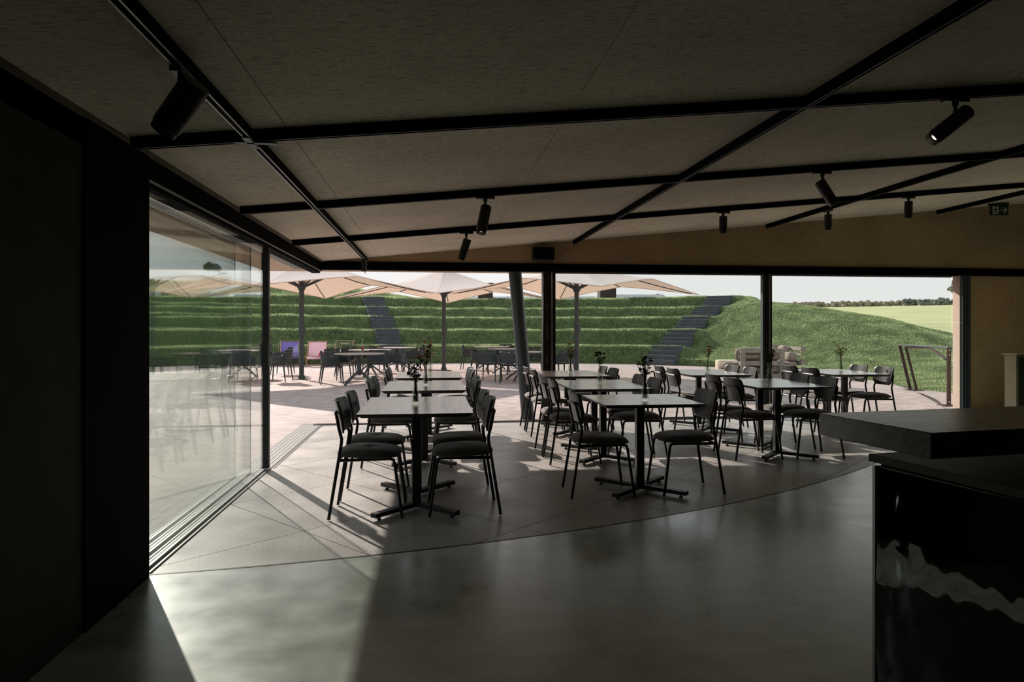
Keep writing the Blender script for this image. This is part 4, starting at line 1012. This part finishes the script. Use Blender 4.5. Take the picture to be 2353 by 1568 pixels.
for y0 in (-0.60, -0.05, 0.47):
    ob('bearer', MB().box(0.022, 0.16, y0, y0+0.13, 0.06, 0.16), m_pallet, pb2, smooth=False)
    ob('bearer', MB().box(0.022, 0.14, y0, y0+0.13, 0.36, 0.50), m_pallet, pb2, smooth=False); ob('bearer', MB().box(0.022, 0.14, y0, y0+0.13, 0.70, 0.84), m_pallet, pb2, smooth=False)
ob('top_board', MB().box(-0.48, 0.10, 0.56, 0.6, 0.76, 0.87), m_pallet, pb2, smooth=False)
for k in range(5): ob('board', MB().box(-0.50, -0.02, -0.6+0.245*k, -0.42+0.245*k, 0.24, 0.262), m_pallet, pb2, smooth=False)
for x0 in (-0.50, -0.30, -0.12): ob('bearer', MB().box(x0, x0+0.10, -0.6, 0.6, 0.0, 0.24), m_pallet, pb2, smooth=False)
for (a_, b_, z_, sz_, lab) in ((-0.26, 0, 0.35, (0.46, 1.15, 0.17), 'thick beige seat cushion on the sideways pallet sofa'), (-0.17, -0.28, 0.56, (0.24, 0.42, 0.25), 'lower of two beige pillows leaning on the sideways pallet sofa'), (-0.14, 0.24, 0.66, (0.22, 0.42, 0.40), 'upper of two beige pillows on the sideways pallet sofa')):
    c = lw(1.12+a_, 0.75+b_); cushion((c[0], c[1], z_), sz_[0], sz_[1], sz_[2], (0, 0.2 if z_ > 0.4 else 0, LR), lab)
x, y = at(1672, 19.9); pf = thing('round_pouf_table', 'round cream pouf left of the pallet sofa', 'pouf', (x, y, 0), 0)
bevel(ob('drum', MB().lathe([(0.0, 0.0), (0.335, 0.0), (0.345, 0.02), (0.345, 0.40), (0.335, 0.42), (0.0, 0.42)], 36), m_cream, pf, ang=0.5), 0.004, 1)
c = lw(-0.80, 0.50); cushion((c[0], c[1], 0.32), 0.34, 0.44, 0.19, (0, 0, LR+0.2), 'plump beige cushion between pouf and pallet sofa')
st_ = thing('pallet_stool', 'low pallet wood stool under the plump cushion', 'stool', (c[0], c[1], 0), LR)
for k in range(4): ob('board', MB().box(-0.16, 0.16, -0.24+0.125*k, -0.14+0.125*k, 0.20, 0.222), m_pallet, st_, smooth=False)
for x0 in (-0.16, 0.08): ob('bearer', MB().box(x0, x0+0.08, -0.24, 0.235, 0, 0.20), m_pallet, st_, smooth=False)
x, y = at(1690, 19.85); vase((x, y), 0.421, ['cream', 'orange', 'pink'], 5, (0.22, 0.30), 0.06, 4, 'small glass bottle of pale blooms on the cream pouf', 90, 1.25)

# handrail at the path on the right
hr = thing('handrail', 'dark steel handrail at the path by the beige reveal', 'handrail', (0, 0, 0))
pN = Vector((8.93, 10.87, 0)); pF = Vector((10.36, 13.72, 0))
ob('post', MB().box(pN.x-0.035, pN.x+0.035, pN.y-0.012, pN.y+0.012, 0, 1.0), m_rust, hr, smooth=False)
ob('base_plate', MB().box(pN.x-0.16, pN.x+0.12, pN.y-0.10, pN.y+0.10, 0, 0.012), m_rust, hr, smooth=False)
bo = MB()
for z in (0.06, 0.88, 0.96): bo.lathe([(0.0, -0.004), (0.014, -0.002), (0.014, 0.004)], 8, (0, 0, 0)); bo.v[-24:] = [(pN.x + p[0], pN.y - 0.014 + p[2], z + p[1]) for p in bo.v[-24:]]
ob('bolt', bo, m_signw, hr)
tF = Vector((10.17, 13.80, 0.97)); tF2 = Vector((10.24, 13.70, 0.93)); bF2 = Vector((10.42, 13.60, 0))
ob('post', MB().bar(pF, tF, 0.03, 0.06), m_rust, hr, smooth=False)
ob('post', MB().bar(bF2, tF2, 0.03, 0.05), m_rust, hr, smooth=False)
ob('rail', MB().tube([tF, (9.72, 12.85, 0.995), pN + Vector((0, 0, 1.0)), pN + Vector((0.25, -0.35, 0.98))], 0.014, 8), m_pole, hr)
ob('rail', MB().bar(tF2, tF2 + Vector((0.13, -0.55, 0.01)), 0.03, 0.05), m_rust, hr, smooth=False)
ob('rail', MB().bar(tF2 + Vector((0.13, -0.55, 0.01)), (9.78, 11.90, 0.72), 0.03, 0.05), m_rust, hr, smooth=False)
ob('base_plate', MB().box(pF.x-0.12, pF.x+0.22, pF.y-0.14, pF.y+0.06, 0, 0.012), m_rust, hr, smooth=False)
